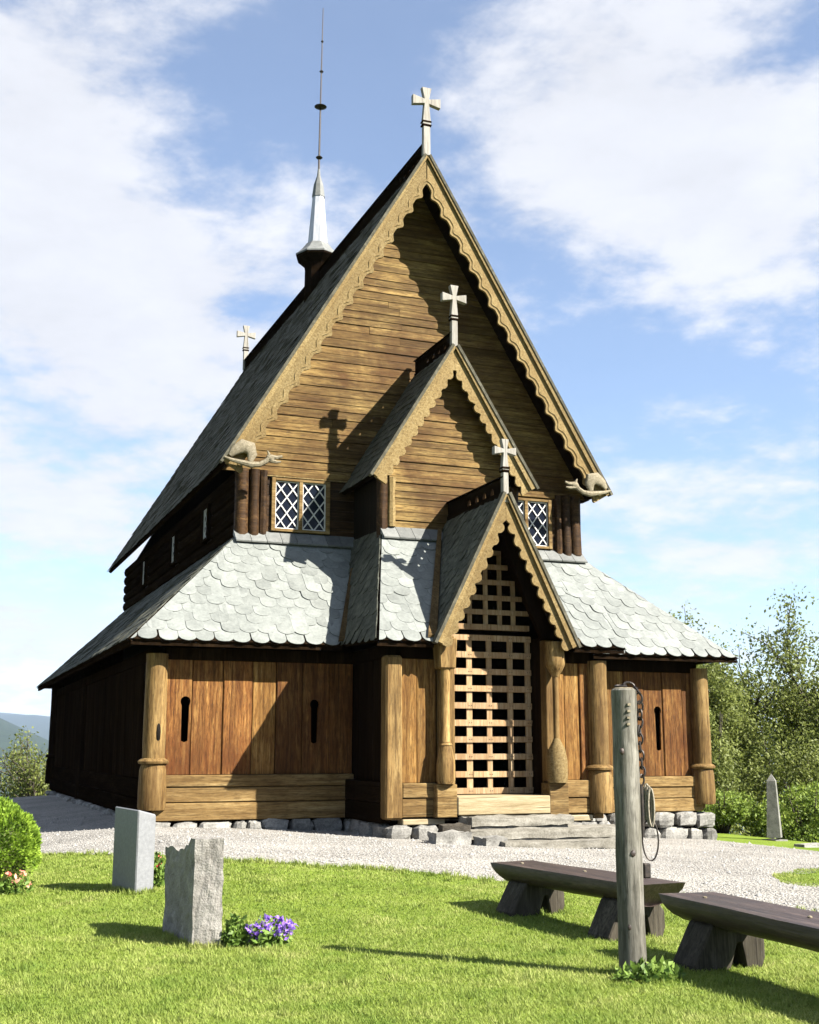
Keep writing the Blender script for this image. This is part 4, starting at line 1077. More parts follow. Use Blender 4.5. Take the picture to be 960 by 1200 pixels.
# fixed lattice in the pointed head
mb = MB(); mb.box(X0 - .82, X0 + .82, GY - .045, GY + .06, 3.125, 3.215); head = mb.build('gate_head', 'gate', church)
hs_ = WP / (ZPA - ZPG)
for z in (3.42, 3.66, 3.92, 4.18, 4.42):
    hw_ = (ZPA - z) * hs_ - .08
    mb = MB(); mb.box(X0 - hw_, X0 + hw_, GY - .028, GY, z - .042, z + .042); mb.build('rail', 'gate', head)
for xx in (-.52, -.25, .04, .30, .55):
    zt_ = min(ZPA - abs(xx) / hs_ - .2, 4.7)
    mb = MB(); mb.box(X0 + xx - .04, X0 + xx + .04, GY + .002, GY + .03, 3.215, zt_); mb.build('slat', 'gate', head)
# --- foundation -------------------------------------------------------------------------
fm = MB()
mb = MB(); mb.box(XL + .12, XR - .12, YA + .12, YAR - .15, -.9, .07); mb.box(X0 - HW + .1, X0 + HW - .1, YPJ + .1, YA + .2, -.9, .05)
found = mb.build('foundation', 'tar_in', church)
sid = 100
def stone_row(p0, p1, n_out, rows_, smin, smax, ztop):
    global sid
    p0 = Vector(p0); p1 = Vector(p1); d = (p1 - p0); L = d.length; d.normalize()
    for r_ in range(rows_):
        t = -rnd.uniform(0, .1)
        while t < L - .05:
            w = rnd.uniform(smin, smax) * (1.15 if r_ == 0 else .9); w = min(w, L - t + .06)
            if w < .12: break
            c = p0 + d * (t + w / 2); g = float(gz(c.x, c.y)); H = ztop - g + .06
            z0 = g - .06 + H * r_ / rows_; z1 = g - .06 + H * (r_ + 1) / rows_
            mbs = MB(); dep = rnd.uniform(.26, .38); hz_ = (z1 - z0) * rnd.uniform(.88, 1.1)
            sx, sy = (w * .99, dep) if abs(d.x) > abs(d.y) else (dep, w * .99)
            stone_mesh(mbs, (c.x + n_out[0] * rnd.uniform(-.03, .05), c.y + n_out[1] * rnd.uniform(-.03, .05), (z0 + z1) / 2 + rnd.uniform(-.015, .015)), (sx, sy, hz_), sid, seg=10, rings=6, boxy=rnd.uniform(.42, .72)); sid += 1
            mbs.build('stone', 'rock', found, False)
            t += w
stone_row((XL - .1, YA + .04, 0), (X0 - HW, YA + .04, 0), (0, -1), 1, .16, .5, .075)
stone_row((X0 + HW, YA + .02, 0), (XR + .1, YA + .02, 0), (0, -1), 2, .22, .55, .055)
stone_row((X0 - HW - .08, YPJ + .02, 0), (X0 - .9, YPJ + .02, 0), (0, -1), 1, .25, .5, .045)
stone_row((X0 + .7, YPJ + .02, 0), (X0 + HW + .12, YPJ + .02, 0), (0, -1), 2, .2, .5, .045)
stone_row((X0 - HW + .0, YPJ + .2, 0), (X0 - HW + .0, YA - .1, 0), (-1, 0), 1, .3, .5, .07)
stone_row((XL, YA + .3, 0), (XL, YAR, 0), (-1, 0), 1, .35, .8, .09)

# ------------------------------------------------------------------ stone work in the yard
def rough_block(c, ax, ay, dims, n, amp, seed, top=None, freq=6.0, taper=0.0):
    """hewn block: c = centre of its foot, ax/ay = unit vectors in plan, dims = (length, width, height)"""
    bm = bmesh.new(); bmesh.ops.create_cube(bm, size=1.0)
    bmesh.ops.subdivide_edges(bm, edges=bm.edges[:], cuts=n, use_grid_fill=True)
    ax = Vector(ax).normalized(); ay = Vector(ay).normalized(); sv = Vector((seed * 3.7, seed * 1.3, seed * .7))
    for v in bm.verts:
        u, w, t = v.co.x, v.co.y, v.co.z + .5
        hh = dims[2] * (top(u, w) if top else 1.0)
        k = 1 - taper * t
        v.co = Vector(c) + ax * u * dims[0] * k + ay * w * dims[1] * k + Vector((0, 0, t * hh))
    bm.normal_update()
    if amp:
        nv = [(v, v.normal.copy()) for v in bm.verts]
        for v, nr in nv:
            p = v.co * freq + sv
            v.co += nr * amp * (mnoise.noise(p) + .6 * mnoise.noise(p * 2.3) + .3 * mnoise.noise(p * 5.1))
    bmesh.ops.recalc_face_normals(bm, faces=bm.faces)
    return bm
def bm_obj(bm, name, mat, parent=None, smooth=False):
    me = bpy.data.meshes.new(name); bm.to_mesh(me); bm.free(); me.materials.append(M[mat])
    if smooth:
        me.polygons.foreach_set('use_smooth', [True] * len(me.polygons))
        try: me.set_sharp_from_angle(angle=R(42))
        except Exception: pass
    return link(name, me, parent)

st = thing('stone_steps', (X0, 17.0, -.25), 'three worn flagstone steps leading up to the latticed church gate', 'steps')
for k, (xa, xb, ya, yb, z0, z1) in enumerate([(7.72, 9.42, 16.98, 17.46, -.05, .165), (7.30, 10.25, 16.60, 17.3, -.27, .0), (7.85, 9.95, 16.18, 16.85, -.36, -.14)]):
    bm = rough_block(((xa + xb) / 2, (ya + yb) / 2, z1 - .115), (1, .03 * (k - 1), 0), (0, 1, 0), (xb - xa, yb - ya, .125), 12, .034, 11 + k, freq=4.2)
    sp_ = bm_obj(bm, 'step', 'step', st, True)
    n_r = 3 + k; w_ = (xb - xa - .1) / n_r
    for q_ in range(n_r):
        bm = rough_block((xa + .05 + w_ * (q_ + .5), ya + .27, z0), (1, 0, 0), (0, 1, 0), (w_ * .97, .40, z1 - .112 - z0), 3, .02, 60 + 7 * k + q_, freq=6)
        bm_obj(bm, 'riser_stone', 'rock', sp_, True)
for k, (x, y, w, d, h_) in enumerate([(7.42, 17.0, .42, .4, .28), (7.20, 16.66, .55, .3, .19), (7.75, 16.42, .4, .3, .15), (9.95, 17.05, .5, .35, .24)]):
    bm = rough_block((x, y, float(gz(x, y)) - .04), (1, .2 * (k - 1), 0), (-.2 * (k - 1), 1, 0), (w, d, h_ + .03), 4, .05, 31 + k, freq=5)
    bm_obj(bm, 'step_stone', 'rock' if k != 0 else 'bark', st, True)

# smooth granite gravestone
g1 = Vector((2.03, 12.49, 0)); g1r = Vector((2.22, 12.55, 0)); g1b = Vector((1.88, 13.05, 0))
uu = (g1b - g1); L1 = uu.length; ww = (g1r - g1)
cc = g1 + uu / 2 + ww / 2; cc.z = float(gz(cc.x, cc.y)) - .06
bm = rough_block(cc, uu, ww, (L1, ww.length, .86), 2, 0.0, 3, top=lambda u, w: 1.0 - .06 * (w + .5) + .02 * u)
bmesh.ops.bevel(bm, geom=[e for e in bm.edges if len(e.link_faces) == 2 and e.calc_face_angle(0) > .6], offset=.012, segments=1, affect='EDGES')
tag(bm_obj(bm, 'gravestone', 'granite'), 'smooth pale grey granite gravestone with straight sawn edges on the lawn', 'gravestone', 'gravestones on the lawn')
# rough gravestone with a broken step in its top
g2 = Vector((2.01, 9.63, 0)); g2r = Vector((2.225, 9.575, 0)); g2b = Vector((1.94, 10.45, 0))
uu = (g2b - g2); L2 = uu.length; ww = (g2r - g2)
cc = g2 + uu / 2 + ww / 2; cc.z = float(gz(cc.x, cc.y)) - .06
bm = rough_block(cc, uu, ww, (L2, ww.length, .86), 13, .014, 7, freq=9, top=lambda u, w: 1.0 if u < -.34 else (.93 if u < -.2 else .875 - .03 * math.sin(u * 17) * .5))
tag(bm_obj(bm, 'gravestone', 'rough_granite', None, False), 'rough hewn reddish grey gravestone with a stepped top beside purple flowers', 'gravestone', 'gravestones on the lawn')
# obelisk
ob = thing('obelisk', (15.37, 19.79, -.56), 'slender grey stone obelisk standing before the bushes past the gravel', 'monument')
bm = rough_block((15.37, 19.79, -.62), (1, .2, 0), (-.2, 1, 0), (.34, .34, .10), 2, .01, 5); bm_obj(bm, 'plinth', 'obelisk', ob)
mb = MB(); mb.lathe([(.185, -.48), (.115, .58), (.085, .62), (.001, .72)], (15.37, 19.79, 0), 4); mb.build('shaft', 'obelisk', ob, False, .01)
bm = rough_block((14.75, 18.0, -.60), (1, .1, 0), (-.1, 1, 0), (.55, .25, .14), 3, .02, 15); tag(bm_obj(bm, 'kerb_stone', 'rock'), 'low pale stone lying at the gravel edge near the obelisk', 'stone')

# ------------------------------------------------------------------ log benches
def log_bench(p0, p1, ztop, label):
    p0 = Vector(p0); p1 = Vector(p1); d = (p1 - p0); L = d.length; d.normalize(); w = Vector((-d.y, d.x, 0)) * -1   # w points away from the church side
    mid = (p0 + p1) / 2
    root = thing('log_bench', (mid.x, mid.y, float(gz(mid.x, mid.y))), label, 'bench', 'log benches by the gravel')
    # half log: flat top, round belly, undercut ends
    hw_, th = .235, .185
    prof = [(-hw_, 0), (-hw_ * 1.02, -.05)] + [(-hw_ * math.cos(math.pi * i / 10) * 1.0, -.05 - (th - .05) * math.sin(math.pi * i / 10)) for i in range(1, 10)] + [(hw_ * 1.02, -.05), (hw_, 0)]
    mb = MB(); rings = []
    stations = [(0.0, -1), (.06, 0), (.3, 0), (.5, 0), (.7, 0), (.94, 0), (1.0, 1)]
    vs = []; fs = []; npf = len(prof)
    for t, e in stations:
        for (a, c) in prof:
            sh = (-.17 * (c / -th) if e < 0 else .17 * (c / -th)) if e else 0     # ends slope in underneath
            pos = p0 + d * (t * L - (sh if e else 0) * (1)) + w * (a * (1 + rnd.uniform(-.01, .01)))
            if e < 0: pos = p0 + d * (.17 * (c / -th)) + w * a
            if e > 0: pos = p1 - d * (.17 * (c / -th)) + w * a
            vs.append((pos.x, pos.y, ztop + c + rnd.uniform(-.004, .004)))
    ns = len(stations)
    # keep interior stations clear of the sloped ends
    for k in range(ns - 1):
        for i in range(npf):
            j = (i + 1) % npf
            fs.append((k * npf + i, k * npf + j, (k + 1) * npf + j, (k + 1) * npf + i))
    fs.append(tuple(range(npf))[::-1]); fs.append(tuple((ns - 1) * npf + i for i in range(npf)))
    mb.add(vs, fs); mb.build('seat', 'bench_top', root, True)
    for t in (.16, .80):
        c = p0 + d * (L * t); g = float(gz(c.x, c.y)) - .03; H = ztop - th * .80 - g
        # saddle: two rounded feet joined under the seat
        pr = [(-.21, 0), (-.25, H * .3), (-.25, H * .68), (-.17, H * .98), (.17, H * 1.0), (.19, H * .9), (.32, H * .18), (.32, 0), (.04, 0), (-.03, H * .62), (-.06, H * .62), (-.10, 0)]
        mb = MB(); pts = [c + w * a - d * .14 + Vector((0, 0, g + z - c.z)) for a, z in pr]
        left = [pts[i] for i in (0, 1, 2, 3, 10, 11)]; right = [pts[i] for i in (3, 4, 5, 6, 7, 8, 9, 10)]
        n_ = len(pts)
        f = [p + d * .30 for p in pts]
        mb.add(pts + f, [(0, 1, 2, 3, 10, 11), (3, 4, 5, 9, 10), (5, 6, 7, 8, 9), (n_ + 11, n_ + 10, n_ + 3, n_ + 2, n_ + 1, n_), (n_ + 10, n_ + 9, n_ + 5, n_ + 4, n_ + 3), (n_ + 9, n_ + 8, n_ + 7, n_ + 6, n_ + 5)] + [(i, (i + 1) % n_, n_ + (i + 1) % n_, n_ + i) for i in range(n_)])
        mb.build('support', 'bench_leg', root, False, .012)
    for t, a in ((.12, .05), (.52, -.02)):
        c = p0 + d * (L * t) + w * a; mb = MB(); mb.lathe([(.016, ztop - .002), (.016, ztop + .008), (.008, ztop + .012)], (c.x, c.y, 0), 8); mb.build('dowel', 'bone', root)
log_bench((5.27, 10.72, 0), (5.50, 8.5, 0), .15, 'dark half-log bench at the lawn edge, the one closer to the stone steps')
log_bench((5.37, 7.98, 0), (5.22, 5.2, 0), .145, 'dark half-log bench on the lawn, the one farther from the stone steps')

# ------------------------------------------------------------------ post with chain
PX, PY = 4.55, 7.43
rt = Vector((.93, -.367, 0)); fw = Vector((-.367, -.93, 0))
pole = thing('wooden_post', (PX, PY, -.3), 'weathered grey round wooden post on the lawn with a chain hanging down its side', 'post')
mb = MB()
prof = [(.092, -.36)] + [(.092 - .006 * k / 12 + .0025 * math.sin(k * 1.7), -.3 + 1.9 * k / 12) for k in range(13)] + [(.075, 1.612)]
mb.lathe(prof, (PX, PY, 0), 22, .018); shaft = mb.build('shaft', 'weathered', pole, True)
mb = MB(); mb.lathe([(.074, 1.613), (.06, 1.62)], (PX, PY, 0), 18); mb.build('end_grain', 'bone', shaft)
for k in range(4):
    a = .2 - k * .03; zz = 1.50 - k * .045
    p = Vector((PX, PY, zz)) + (fw * math.cos(a) + rt * math.sin(a)) * .088
    mb = MB(); mb.box(p.x - .012, p.x + .012, p.y - .006, p.y + .006, p.z - .008, p.z + .008); mb.build('staple', 'bone', shaft)
for a, zz, r_ in ((-.45, 1.18, .018), (.15, .5, .02), (-.3, .02, .016)):
    p = Vector((PX, PY, zz)) + (fw * math.cos(a) + rt * math.sin(a)) * .083
    mb = MB(); stone_mesh(mb, p, (r_ * 2, r_ * 1.6, r_ * 2.6), int(zz * 100), 8, 6, .9); mb.build('knot', 'bench_top', shaft, True)
ch = None
lk = []
for i in range(12):
    t = 2 * math.pi * i / 12; lk.append((.022 * math.cos(t), 0, .038 * math.sin(t) if abs(math.sin(t)) > .1 else 0))
p_top = Vector((PX, PY, 1.615)) + rt * .02
path = [Vector((PX, PY, 1.632)) - rt * .02, Vector((PX, PY, 1.635)) + rt * .04, Vector((PX, PY, 1.60)) + rt * .098]
for k in range(11): path.append(Vector((PX, PY, 1.545 - k * .056)) + rt * (.104 + .006 * math.sin(k)) + fw * .01 * math.cos(k * 1.3))
for k, p in enumerate(path):
    nx_ = path[min(k + 1, len(path) - 1)] - path[max(k - 1, 0)]; q = nx_.normalized().to_track_quat('Z', 'Y')
    rot = Matrix.Rotation(R(90 * (k % 2) + rnd.uniform(-15, 15)), 3, 'Z')
    pts = [p + q @ (rot @ Vector(c)) for c in lk]; pts += [pts[0], pts[1]]
    mb = MB(); mb.tube(pts, .0075, 5)
    if ch is None: ch = mb.build('chain', 'iron', pole, True)
    else: mb.build('link', 'iron', ch, True)
# coiled rope, wire loop and a small lock below the chain
b0 = Vector((PX, PY, .0)) + rt * .115
for q_ in range(3):
    lp = []
    for i in range(16):
        t = 2 * math.pi * i / 15; lp.append(b0 + rt * (.022 + .012 * q_ + .020 * math.sin(t)) + fw * (.012 * (q_ - 1)) + Vector((0, 0, .83 - .015 * q_ + .13 * math.cos(t))))
    mb = MB(); mb.tube(lp, .0085, 6); mb.build('rope_loop', 'rope', pole, True)
mb = MB(); mb.tube([b0 + Vector((0, 0, .95)) - rt * .02, b0 - rt * .018 + Vector((0, 0, .8)), b0 - rt * .02 + Vector((0, 0, .6))], .018, 7); mb.build('strap', 'iron', pole, True)
lp = []
for i in range(20):
    t = 2 * math.pi * i / 19; lp.append(b0 + rt * (.035 + .055 * math.sin(t)) + Vector((0, 0, .585 + .14 * math.cos(t))))
mb = MB(); mb.tube(lp, .006, 6); mb.build('wire_loop', 'iron', pole, True)
c = b0 + rt * .0 + Vector((0, 0, .385)); mb = MB(); mb.box(c.x - .028, c.x + .028, c.y - .018, c.y + .018, c.z - .055, c.z + .045); mb.build('lock', 'iron', pole, False, .008)

# ------------------------------------------------------------------ plants
def leaf_cloud(name, pts, size, mat, parent, aspect=.6, seed=0, up=0.0, dirs=None):
    """many small pointed leaves (folded diamonds) at the given points"""
    rs = np.random.RandomState(seed); pts = np.asarray(pts, float); n = len(pts)
    d = rs.normal(size=(n, 3)) if dirs is None else dirs + rs.normal(size=(n, 3)) * .45
    d[:, 2] += up; d /= np.linalg.norm(d, axis=1)[:, None]
    e = np.cross(d, rs.normal(size=(n, 3))); e /= np.linalg.norm(e, axis=1)[:, None] + 1e-9
    nn = np.cross(d, e)
    L = size * (.6 + .8 * rs.rand(n))[:, None]; Wd = L * aspect * .5
    a = pts; tip = pts + d * L; m1 = pts + d * L * .45 + e * Wd + nn * L * .08; m2 = pts + d * L * .45 - e * Wd + nn * L * .08
    V = np.stack([a, m1, tip, m2], 1).reshape(-1, 3); o = np.arange(n)[:, None] * 4
    F = np.concatenate([o + np.array([[0, 1, 2]]), o + np.array([[0, 2, 3]])])
    return link(name, fast_mesh(name, V, F, mat), parent)

def make_tree(name, base, H, rad, n_leaf, seed, leaf, mat, label, cat='tree', group=None, stems=2, spread=.5, low=.2, bark='bark', sparse=1.0):
    rr = random.Random(seed); base = Vector(base)
    root = thing(name, base, label, cat, group)
    mb = MB(); tips = []
    def grow(p, d, L, r, depth):
        pts = [p.copy()]; rads = [r]; q = p.copy(); dd = d.copy()
        ns = 4
        for i in range(ns):
            dd = (dd + Vector((rr.uniform(-.22, .22), rr.uniform(-.22, .22), rr.uniform(-.05, .16)))).normalized()
            q = q + dd * L / ns; pts.append(q.copy()); rads.append(r * (1 - .5 * (i + 1) / ns))
            if depth < 3 and i >= 1:
                for _ in range(2 if depth else 2):
                    if rr.random() < .85:
                        s_ = (dd + Vector((rr.uniform(-1, 1), rr.uniform(-1, 1), rr.uniform(-.3, .6))) * (spread + .3)).normalized()
                        grow(q, s_, L * rr.uniform(.45, .68), r * .5, depth + 1)
            if depth >= 2: tips.append((q.copy(), depth))
        if depth >= 1: tips.append((q.copy(), 3))
        mb.tube(pts, rads, 6 if depth < 2 else 4)
    for k in range(stems):
        d = Vector((rr.uniform(-.3, .3), rr.uniform(-.3, .3), 1)).normalized()
        grow(base + Vector((rr.uniform(-.2, .2), rr.uniform(-.2, .2), -.1)), d, H * rr.uniform(.52, .66), H * .018 + .02, 0)
    mb.build('trunk', bark, root, True)
    cl = [t for t, dep in tips if t.z > base.z + H * low]
    # shrink into the wanted height
    rs = np.random.RandomState(seed); T = np.array([list(t) for t in cl])
    k = rs.choice(len(T), n_leaf); c = T[k] + rs.normal(size=(n_leaf, 3)) * rad * .105 * np.array([1, 1, .8])
    keep = np.array([mnoise.noise(Vector(p) * 1.1 + Vector((seed, 0, 0))) for p in c]) > -.16 / sparse
    leaf_cloud('crown', c[keep], leaf, mat, root, .62, seed, -.3)
    return root
def tz(x, y): return float(terrain(x, y))
GT = 'trees and bushes beyond the gravel'
def T(x, y, *a, **k): return make_tree(a[0], (x, y, tz(x, y)), *a[1:], **k)
T(20.5, 29.5, 'birch_tree', 5.0, 2.6, 52000, 3, .10, 'leaf_tree', 'airy green birch rising behind the corner of the slate skirt roof', group=GT, stems=3, spread=.45)
T(23.4, 29.5, 'birch_tree', 6.9, 3.0, 62000, 8, .10, 'leaf_tree', 'tall loose-crowned birch behind the obelisk', group=GT, stems=3, spread=.5)
T(22.6, 33.0, 'alder_tree', 5.0, 2.6, 30000, 12, .115, 'leaf_dark', 'dark leafy alder between the two airy birches', group=GT, stems=2, spread=.5)
T(26.6, 31.0, 'birch_tree', 7.0, 3.2, 52000, 21, .11, 'leaf_tree', 'broad birch past the obelisk at the end of the row', group=GT, stems=3, spread=.55)
def dome_bush(name, x, y, rx, ry, h, n, leaf, mat, label, seed):
    z = tz(x, y); root = thing(name, (x, y, z), label, 'bush', GT); rs = np.random.RandomState(seed)
    mb = MB(); rr = random.Random(seed)
    for k in range(14):
        a = rr.uniform(0, 6.28); q = Vector((math.cos(a) * rx * rr.uniform(.2, .8), math.sin(a) * ry * rr.uniform(.2, .8), h * rr.uniform(.6, .95)))
        b0_ = Vector((x, y, z - .05)) + Vector((q.x * .2, q.y * .2, 0))
        mb.tube([b0_, b0_ + q * .45 + Vector((0, 0, .1 * h)), Vector((x, y, z)) + q], [.03, .02, .008], 5)
    mb.build('stems', 'bark', root)
    # overlapping lumps of leaves, looser at the rim
    nl = 34; a = rs.rand(nl) * 6.28; r_ = rs.rand(nl) ** .5
    cen = np.stack([x + np.cos(a) * r_ * rx * .8, y + np.sin(a) * r_ * ry * .8, z + h * (.12 + .72 * rs.rand(nl) * (1 - .5 * r_ ** 2))], 1)
    k = rs.randint(0, nl, n); d = rs.normal(size=(n, 3)); d /= np.linalg.norm(d, axis=1)[:, None]
    rad_ = (.30 + .22 * rs.rand(nl))[k][:, None] * (.55 + .5 * rs.rand(n, 1) ** .6)
    c = cen[k] + d * rad_ * np.array([[rx, ry, h * .55]]) * .85
    c = c[c[:, 2] > z - .05]
    leaf_cloud('crown', c, leaf, mat, root, .5, seed, .3)
    return root
dome_bush('willow_bush', 17.5, 21.4, 1.1, 1.1, 1.5, 12000, .075, 'leaf_bush', 'low bright yellow-green willow bush beside the obelisk', 44)
dome_bush('willow_bush', 16.2, 22.6, .8, 1.0, 1.0, 7000, .075, 'leaf_bush', 'small bright bush between the obelisk and the church corner', 47)
dome_bush('willow_bush', 19.6, 22.8, 1.4, 1.2, 2.1, 12000, .08, 'leaf_bush', 'larger bright willow bush past the obelisk', 41)
dome_bush('alder_bush', 17.2, 24.6, 1.0, 1.1, 3.0, 14000, .09, 'leaf_tree', 'tall green alder bush close behind the church corner', 30)
dome_bush('alder_bush', 21.6, 26.6, 1.8, 1.5, 4.6, 20000, .10, 'leaf_tree', 'big leafy bush filling the slope under the tall birch', 52)
dome_bush('alder_bush', 18.9, 28.0, 1.2, 1.2, 3.4, 14000, .10, 'leaf_dark', 'dark alder bush under the birch by the skirt roof', 55)
GL = 'trees on the slope behind the church'
T(3.9, 46.0, 'birch_tree', 4.9, 1.8, 9000, 61, .11, 'leaf_tree', 'small pale birch on the slope behind the tarred side wall', group=GL, stems=3, spread=.55, low=.05)
T(0.6, 52.0, 'birch_tree', 4.6, 1.8, 8000, 63, .12, 'leaf_tree', 'young birch on the slope beyond the gravel', group=GL, stems=3, spread=.55, low=.05)
T(3.0, 62.0, 'alder_tree', 6.2, 2.4, 8000, 65, .15, 'leaf_dark', 'darker alder farther down the slope behind the small birches', group=GL, stems=3, spread=.6, low=.05)

# clipped round shrub
shr = thing('clipped_shrub', (.70, 13.85, float(gz(.7, 13.85))), 'round clipped bright green shrub on the lawn with flowers at its foot', 'shrub')
rs = np.random.RandomState(5); n = 14000
d = rs.normal(size=(n, 3)); d[:, 2] = np.abs(d[:, 2]) * 1.0 - .25; d /= np.linalg.norm(d, axis=1)[:, None]
lump = np.array([mnoise.noise(Vector(p) * 4.5) for p in d])
rad = (1.0 + .07 * lump + .03 * rs.rand(n) - .10 * (rs.rand(n) ** 3))[:, None]
c = np.array([[.70, 13.85, float(gz(.7, 13.85)) + .38]]) + d * rad * np.array([[.50, .50, .52]])
leaf_cloud('crown', c, .042, 'leaf_shrub', shr, .5, 6, 0, dirs=d * 1.1 + np.array([[0, 0, .5]]))
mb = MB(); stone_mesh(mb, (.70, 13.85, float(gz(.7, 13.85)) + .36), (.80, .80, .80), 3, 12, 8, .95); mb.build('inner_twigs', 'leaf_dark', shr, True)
mb = MB(); mb.tube([(.7, 13.85, -.35), (.7, 13.85, .1)], .05, 8); mb.build('stem', 'bark', shr)

def flower_bed(name, cx_, cy_, rx, ry, hgt, n_leaf, blooms, label, seed, cat='flowers', leafsize=.05, mats=('leaf_plant',)):
    z = float(gz(cx_, cy_)); root = thing(name, (cx_, cy_, z), label, cat); rs = np.random.RandomState(seed)
    mb = MB()
    for k in range(9):
        a = rs.rand() * 6.28; r_ = rs.rand() ** .5; p = Vector((cx_ + math.cos(a) * rx * r_ * .8, cy_ + math.sin(a) * ry * r_ * .8, z - .02))
        mb.tube([p, p + Vector((rs.normal() * .02, rs.normal() * .02, hgt * .5)), p + Vector((rs.normal() * .04, rs.normal() * .04, hgt * .95))], [.004, .003, .002], 4)
    mb.build('stems', 'leaf_plant', root)['kind'] = 'stuff'
    a = rs.rand(n_leaf) * 6.28; r_ = rs.rand(n_leaf) ** .5
    pts = np.stack([cx_ + np.cos(a) * r_ * rx, cy_ + np.sin(a) * r_ * ry, z + rs.rand(n_leaf) * hgt * (1 - .55 * r_ ** 2)], 1)
    leaf_cloud('foliage', pts, leafsize, mats[0], root, .6, seed, .4)
    for (mat, nb_, size, ox, oy, sx) in blooms:
        nfl = nb_ * 6; k = rs.randint(0, nb_, nfl)
        a = rs.rand(nb_) * 6.28; r_ = rs.rand(nb_) ** .5
        cen = np.stack([cx_ + ox + np.cos(a) * r_ * rx * sx, cy_ + oy + np.sin(a) * r_ * ry * sx, z + hgt * (.55 + .55 * rs.rand(nb_)) * (1 - .35 * r_)], 1)
        leaf_cloud('blossom', cen[k] + rs.normal(size=(nfl, 3)) * size * .2, size, mat, root, .8, seed + 3, .5)
    return root
flower_bed('leafy_plant', 2.345, 9.60, .10, .10, .22, 420, [], 'small leafy green plant at the foot of the rough gravestone', 3, 'plant', .05)
flower_bed('purple_flowers', 2.58, 9.54, .19, .14, .20, 500, [('purple', 95, .034, .03, 0, 1.0)], 'low clump of purple flowers in front of the rough gravestone', 4)
flower_bed('rose_plant', 2.30, 12.85, .09, .12, .34, 330, [('red', 3, .04, 0, 0, 1)], 'little rose plant with red blooms behind the smooth gravestone', 5)
flower_bed('pink_flowers', .98, 13.42, .16, .12, .22, 260, [('pink', 6, .05, 0, 0, 1), ('red', 2, .045, 0, 0, 1)], 'pink and red flowers at the foot of the clipped shrub', 6)
flower_bed('weed_clump', PX + .02, PY - .16, .24, .12, .10, 420, [], 'broad-leaved weeds round the base of the chained post', 7, 'weeds', .055)

# ------------------------------------------------------------------ lawn grass
def blades(n, r0, r1, a0, a1, hmin, hmax):
    x, y = scatter_cone(n, r0, r1, a0, a1)
    lawn = (y < near_edge(x) + np.random.normal(size=n) * .085) | in_patch(x, y)
    lawn &= (x < 15)
    x, y = x[lawn], y[lawn]; n = len(x); r = np.hypot(x, y)
    p = np.stack([x, y, gz(x, y) - .004 + np.where(in_patch(x, y), .02, 0)], 1)
    cl = np.sin(x * 3.1 + np.sin(y * 2.3) * 1.5) * np.sin(y * 2.7 + x) * .18 + 1
    hgt = (hmin + (hmax - hmin) * np.random.rand(n) ** 1.5) * cl
    a = np.random.rand(n) * 6.28; lean = .5 + 1.0 * np.random.rand(n)
    wd = .0016 + .00034 * r
    s = np.stack([np.cos(a + 1.57), np.sin(a + 1.57), 0 * a], 1) * wd[:, None]
    t = p + np.stack([np.cos(a) * lean * hgt, np.sin(a) * lean * hgt, hgt], 1)
    V = np.stack([p - s, p + s, t], 1).reshape(-1, 3); o = np.arange(n)[:, None] * 3
    return V, o + np.array([[0, 1, 2]])
V, F = blades(1100000, 5.2, 24, -14, 62, .012, .036)
tx, ty = scatter_cone(900, 5.5, 20, -12, 60)
k = tx * 0 == 0
k &= ty < near_edge(tx) + .05
tx, ty = list(tx[k]), list(ty[k])
for (ax_, ay_, bx_, by_, nn) in ((1.86, 13.05, 2.02, 12.46, 14), (2.02, 12.46, 2.22, 12.52, 7), (1.93, 10.45, 2.0, 9.6, 20), (2.0, 9.6, 2.24, 9.55, 9), (4.45, 7.40, 4.66, 7.36, 9), (5.1, 10.3, 5.6, 10.2, 10), (5.2, 9.0, 5.75, 8.9, 10), (5.1, 7.6, 5.65, 7.5, 10)):
    for q_ in range(nn):
        t_ = rnd.random(); tx.append(ax_ + (bx_ - ax_) * t_ + rnd.gauss(0, .03)); ty.append(ay_ + (by_ - ay_) * t_ + rnd.gauss(0, .03))
ex_x = np.arange(-1.5, 9.5, .035)          # ragged fringe along the gravel
tx += list(ex_x + np.random.normal(size=len(ex_x)) * .03); ty += list(near_edge(ex_x) + np.random.normal(size=len(ex_x)) * .05 - .02)
tx, ty = np.array(tx), np.array(ty)
m_ = 34; bx2 = np.repeat(tx, m_) + np.random.normal(size=len(tx) * m_) * .028; by2 = np.repeat(ty, m_) + np.random.normal(size=len(tx) * m_) * .028
hh_ = np.repeat(.03 + .04 * np.random.rand(len(tx)), m_) * (.5 + .7 * np.random.rand(len(bx2))); aa = np.random.rand(len(bx2)) * 6.28; ll = .2 + .7 * np.random.rand(len(bx2))
pb = np.stack([bx2, by2, gz(bx2, by2) - .003], 1); wd_ = (.0018 + .0003 * np.hypot(bx2, by2))[:, None]; sd_ = np.stack([np.cos(aa + 1.57), np.sin(aa + 1.57), 0 * aa], 1) * wd_
tp = pb + np.stack([np.cos(aa) * ll * hh_, np.sin(aa) * ll * hh_, hh_], 1)
V2 = np.stack([pb - sd_, pb + sd_, tp], 1).reshape(-1, 3); F2 = np.arange(len(pb))[:, None] * 3 + np.array([[0, 1, 2]])
F = np.concatenate([F, F2 + len(V)]); V = np.concatenate([V, V2])
tag(link('grass', fast_mesh('grass', V, F, 'grass')), 'short bright green lawn grass in front of the gravel', 'grass', kind='stuff')

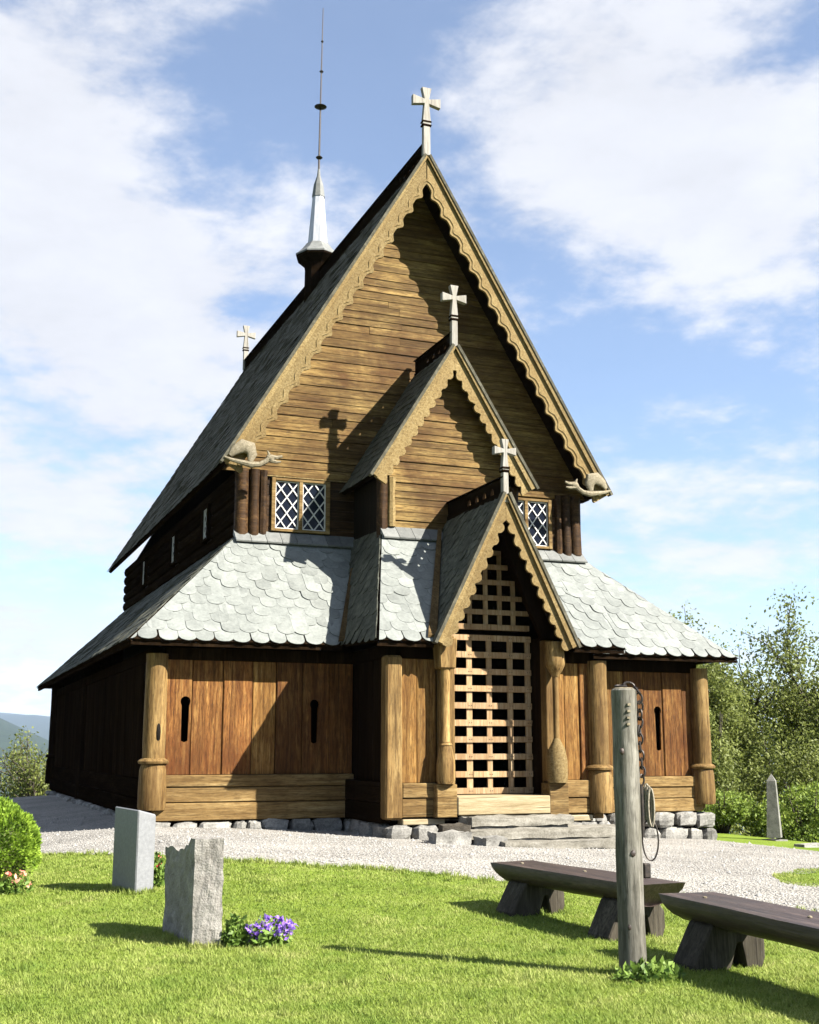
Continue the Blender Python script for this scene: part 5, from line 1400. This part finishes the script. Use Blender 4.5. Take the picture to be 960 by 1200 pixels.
# ------------------------------------------------------------------ the wood on the hillside below
def hill_wood(n, r0, r1):
    x, y = scatter_cone(n, r0, r1, -20, 75)
    e = np.hypot(np.maximum(np.maximum(-30 - x, x - 15.2), 0), np.maximum(np.maximum(-40 - y, y - 34.0), 0))
    k = (e > 16) & (np.sin(x * .021 + 1) * np.sin(y * .017 + .4) + np.random.rand(n) * .9 > 0)
    x, y = x[k], y[k]; n = len(x); z = terrain(x, y); r = np.hypot(x, y)
    hgt = (3.5 + 4.5 * np.random.rand(n)) * np.clip(r / 120, .55, 1.6); w = hgt * (.22 + .2 * np.random.rand(n))
    top = z - 0.5 + hgt
    top = np.minimum(top, 1.0 + r * .0 + np.where(r < 200, -.012 * r, -.01 * r))      # crowns stay below eye level on the slope
    seg = 6; V = []; 
    for lv, (kr, kz) in enumerate(((.55, .12), (1.0, .38), (.62, .74))):
        for i in range(seg):
            a = 6.283 * (i + .5 * lv) / seg + np.random.rand(n) * .4; j = .75 + .5 * np.random.rand(n)
            V.append(np.stack([x + np.cos(a) * w * kr * j, y + np.sin(a) * w * kr * j, z + (top - z) * (kz + .08 * np.random.rand(n))], 1))
    V.append(np.stack([x, y, top], 1)); V = np.stack(V, 1); m_ = V.shape[1]; V = V.reshape(-1, 3); o = np.arange(n)[:, None] * m_
    F = []
    for lv in range(2):
        for i in range(seg):
            j = (i + 1) % seg; a, b_, c, d = lv * seg + i, lv * seg + j, (lv + 1) * seg + j, (lv + 1) * seg + i
            F += [(a, b_, c), (a, c, d)]
    F += [(2 * seg + i, 2 * seg + (i + 1) % seg, m_ - 1) for i in range(seg)]
    F = np.concatenate([o + np.array([f]) for f in F])
    return V, F
V, F = hill_wood(5200, 55, 1500)
tag(link('hillside_wood', fast_mesh('hillside_wood', V, F, 'leaf_dark')), 'hazy mass of treetops on the hillside below the churchyard', 'wood', kind='stuff')

# ------------------------------------------------------------------ air
zmin = float(gv[:, 2].min()) - 5; zmax = max(float(gv[:, 2].max()) + 10, 30)
rmax = float(radii[-1]) * 1.02
mb = MB(); mb.box(-rmax, rmax, -rmax, rmax, zmin, zmax)
hm = bpy.data.materials.new('valley_haze'); hm.use_nodes = True; hn = hm.node_tree; hn.nodes.clear()
ho = hn.nodes.new('ShaderNodeOutputMaterial'); pv_ = hn.nodes.new('ShaderNodeVolumePrincipled')
pv_.inputs['Color'].default_value = (0.60, 0.74, 1.0, 1); pv_.inputs['Density'].default_value = 0.00006; pv_.inputs['Anisotropy'].default_value = 0.2
hn.links.new(pv_.outputs[0], ho.inputs['Volume'])
hz = tag(mb.build('haze', hm), 'thin bluish haze over the valley', 'haze', kind='stuff')
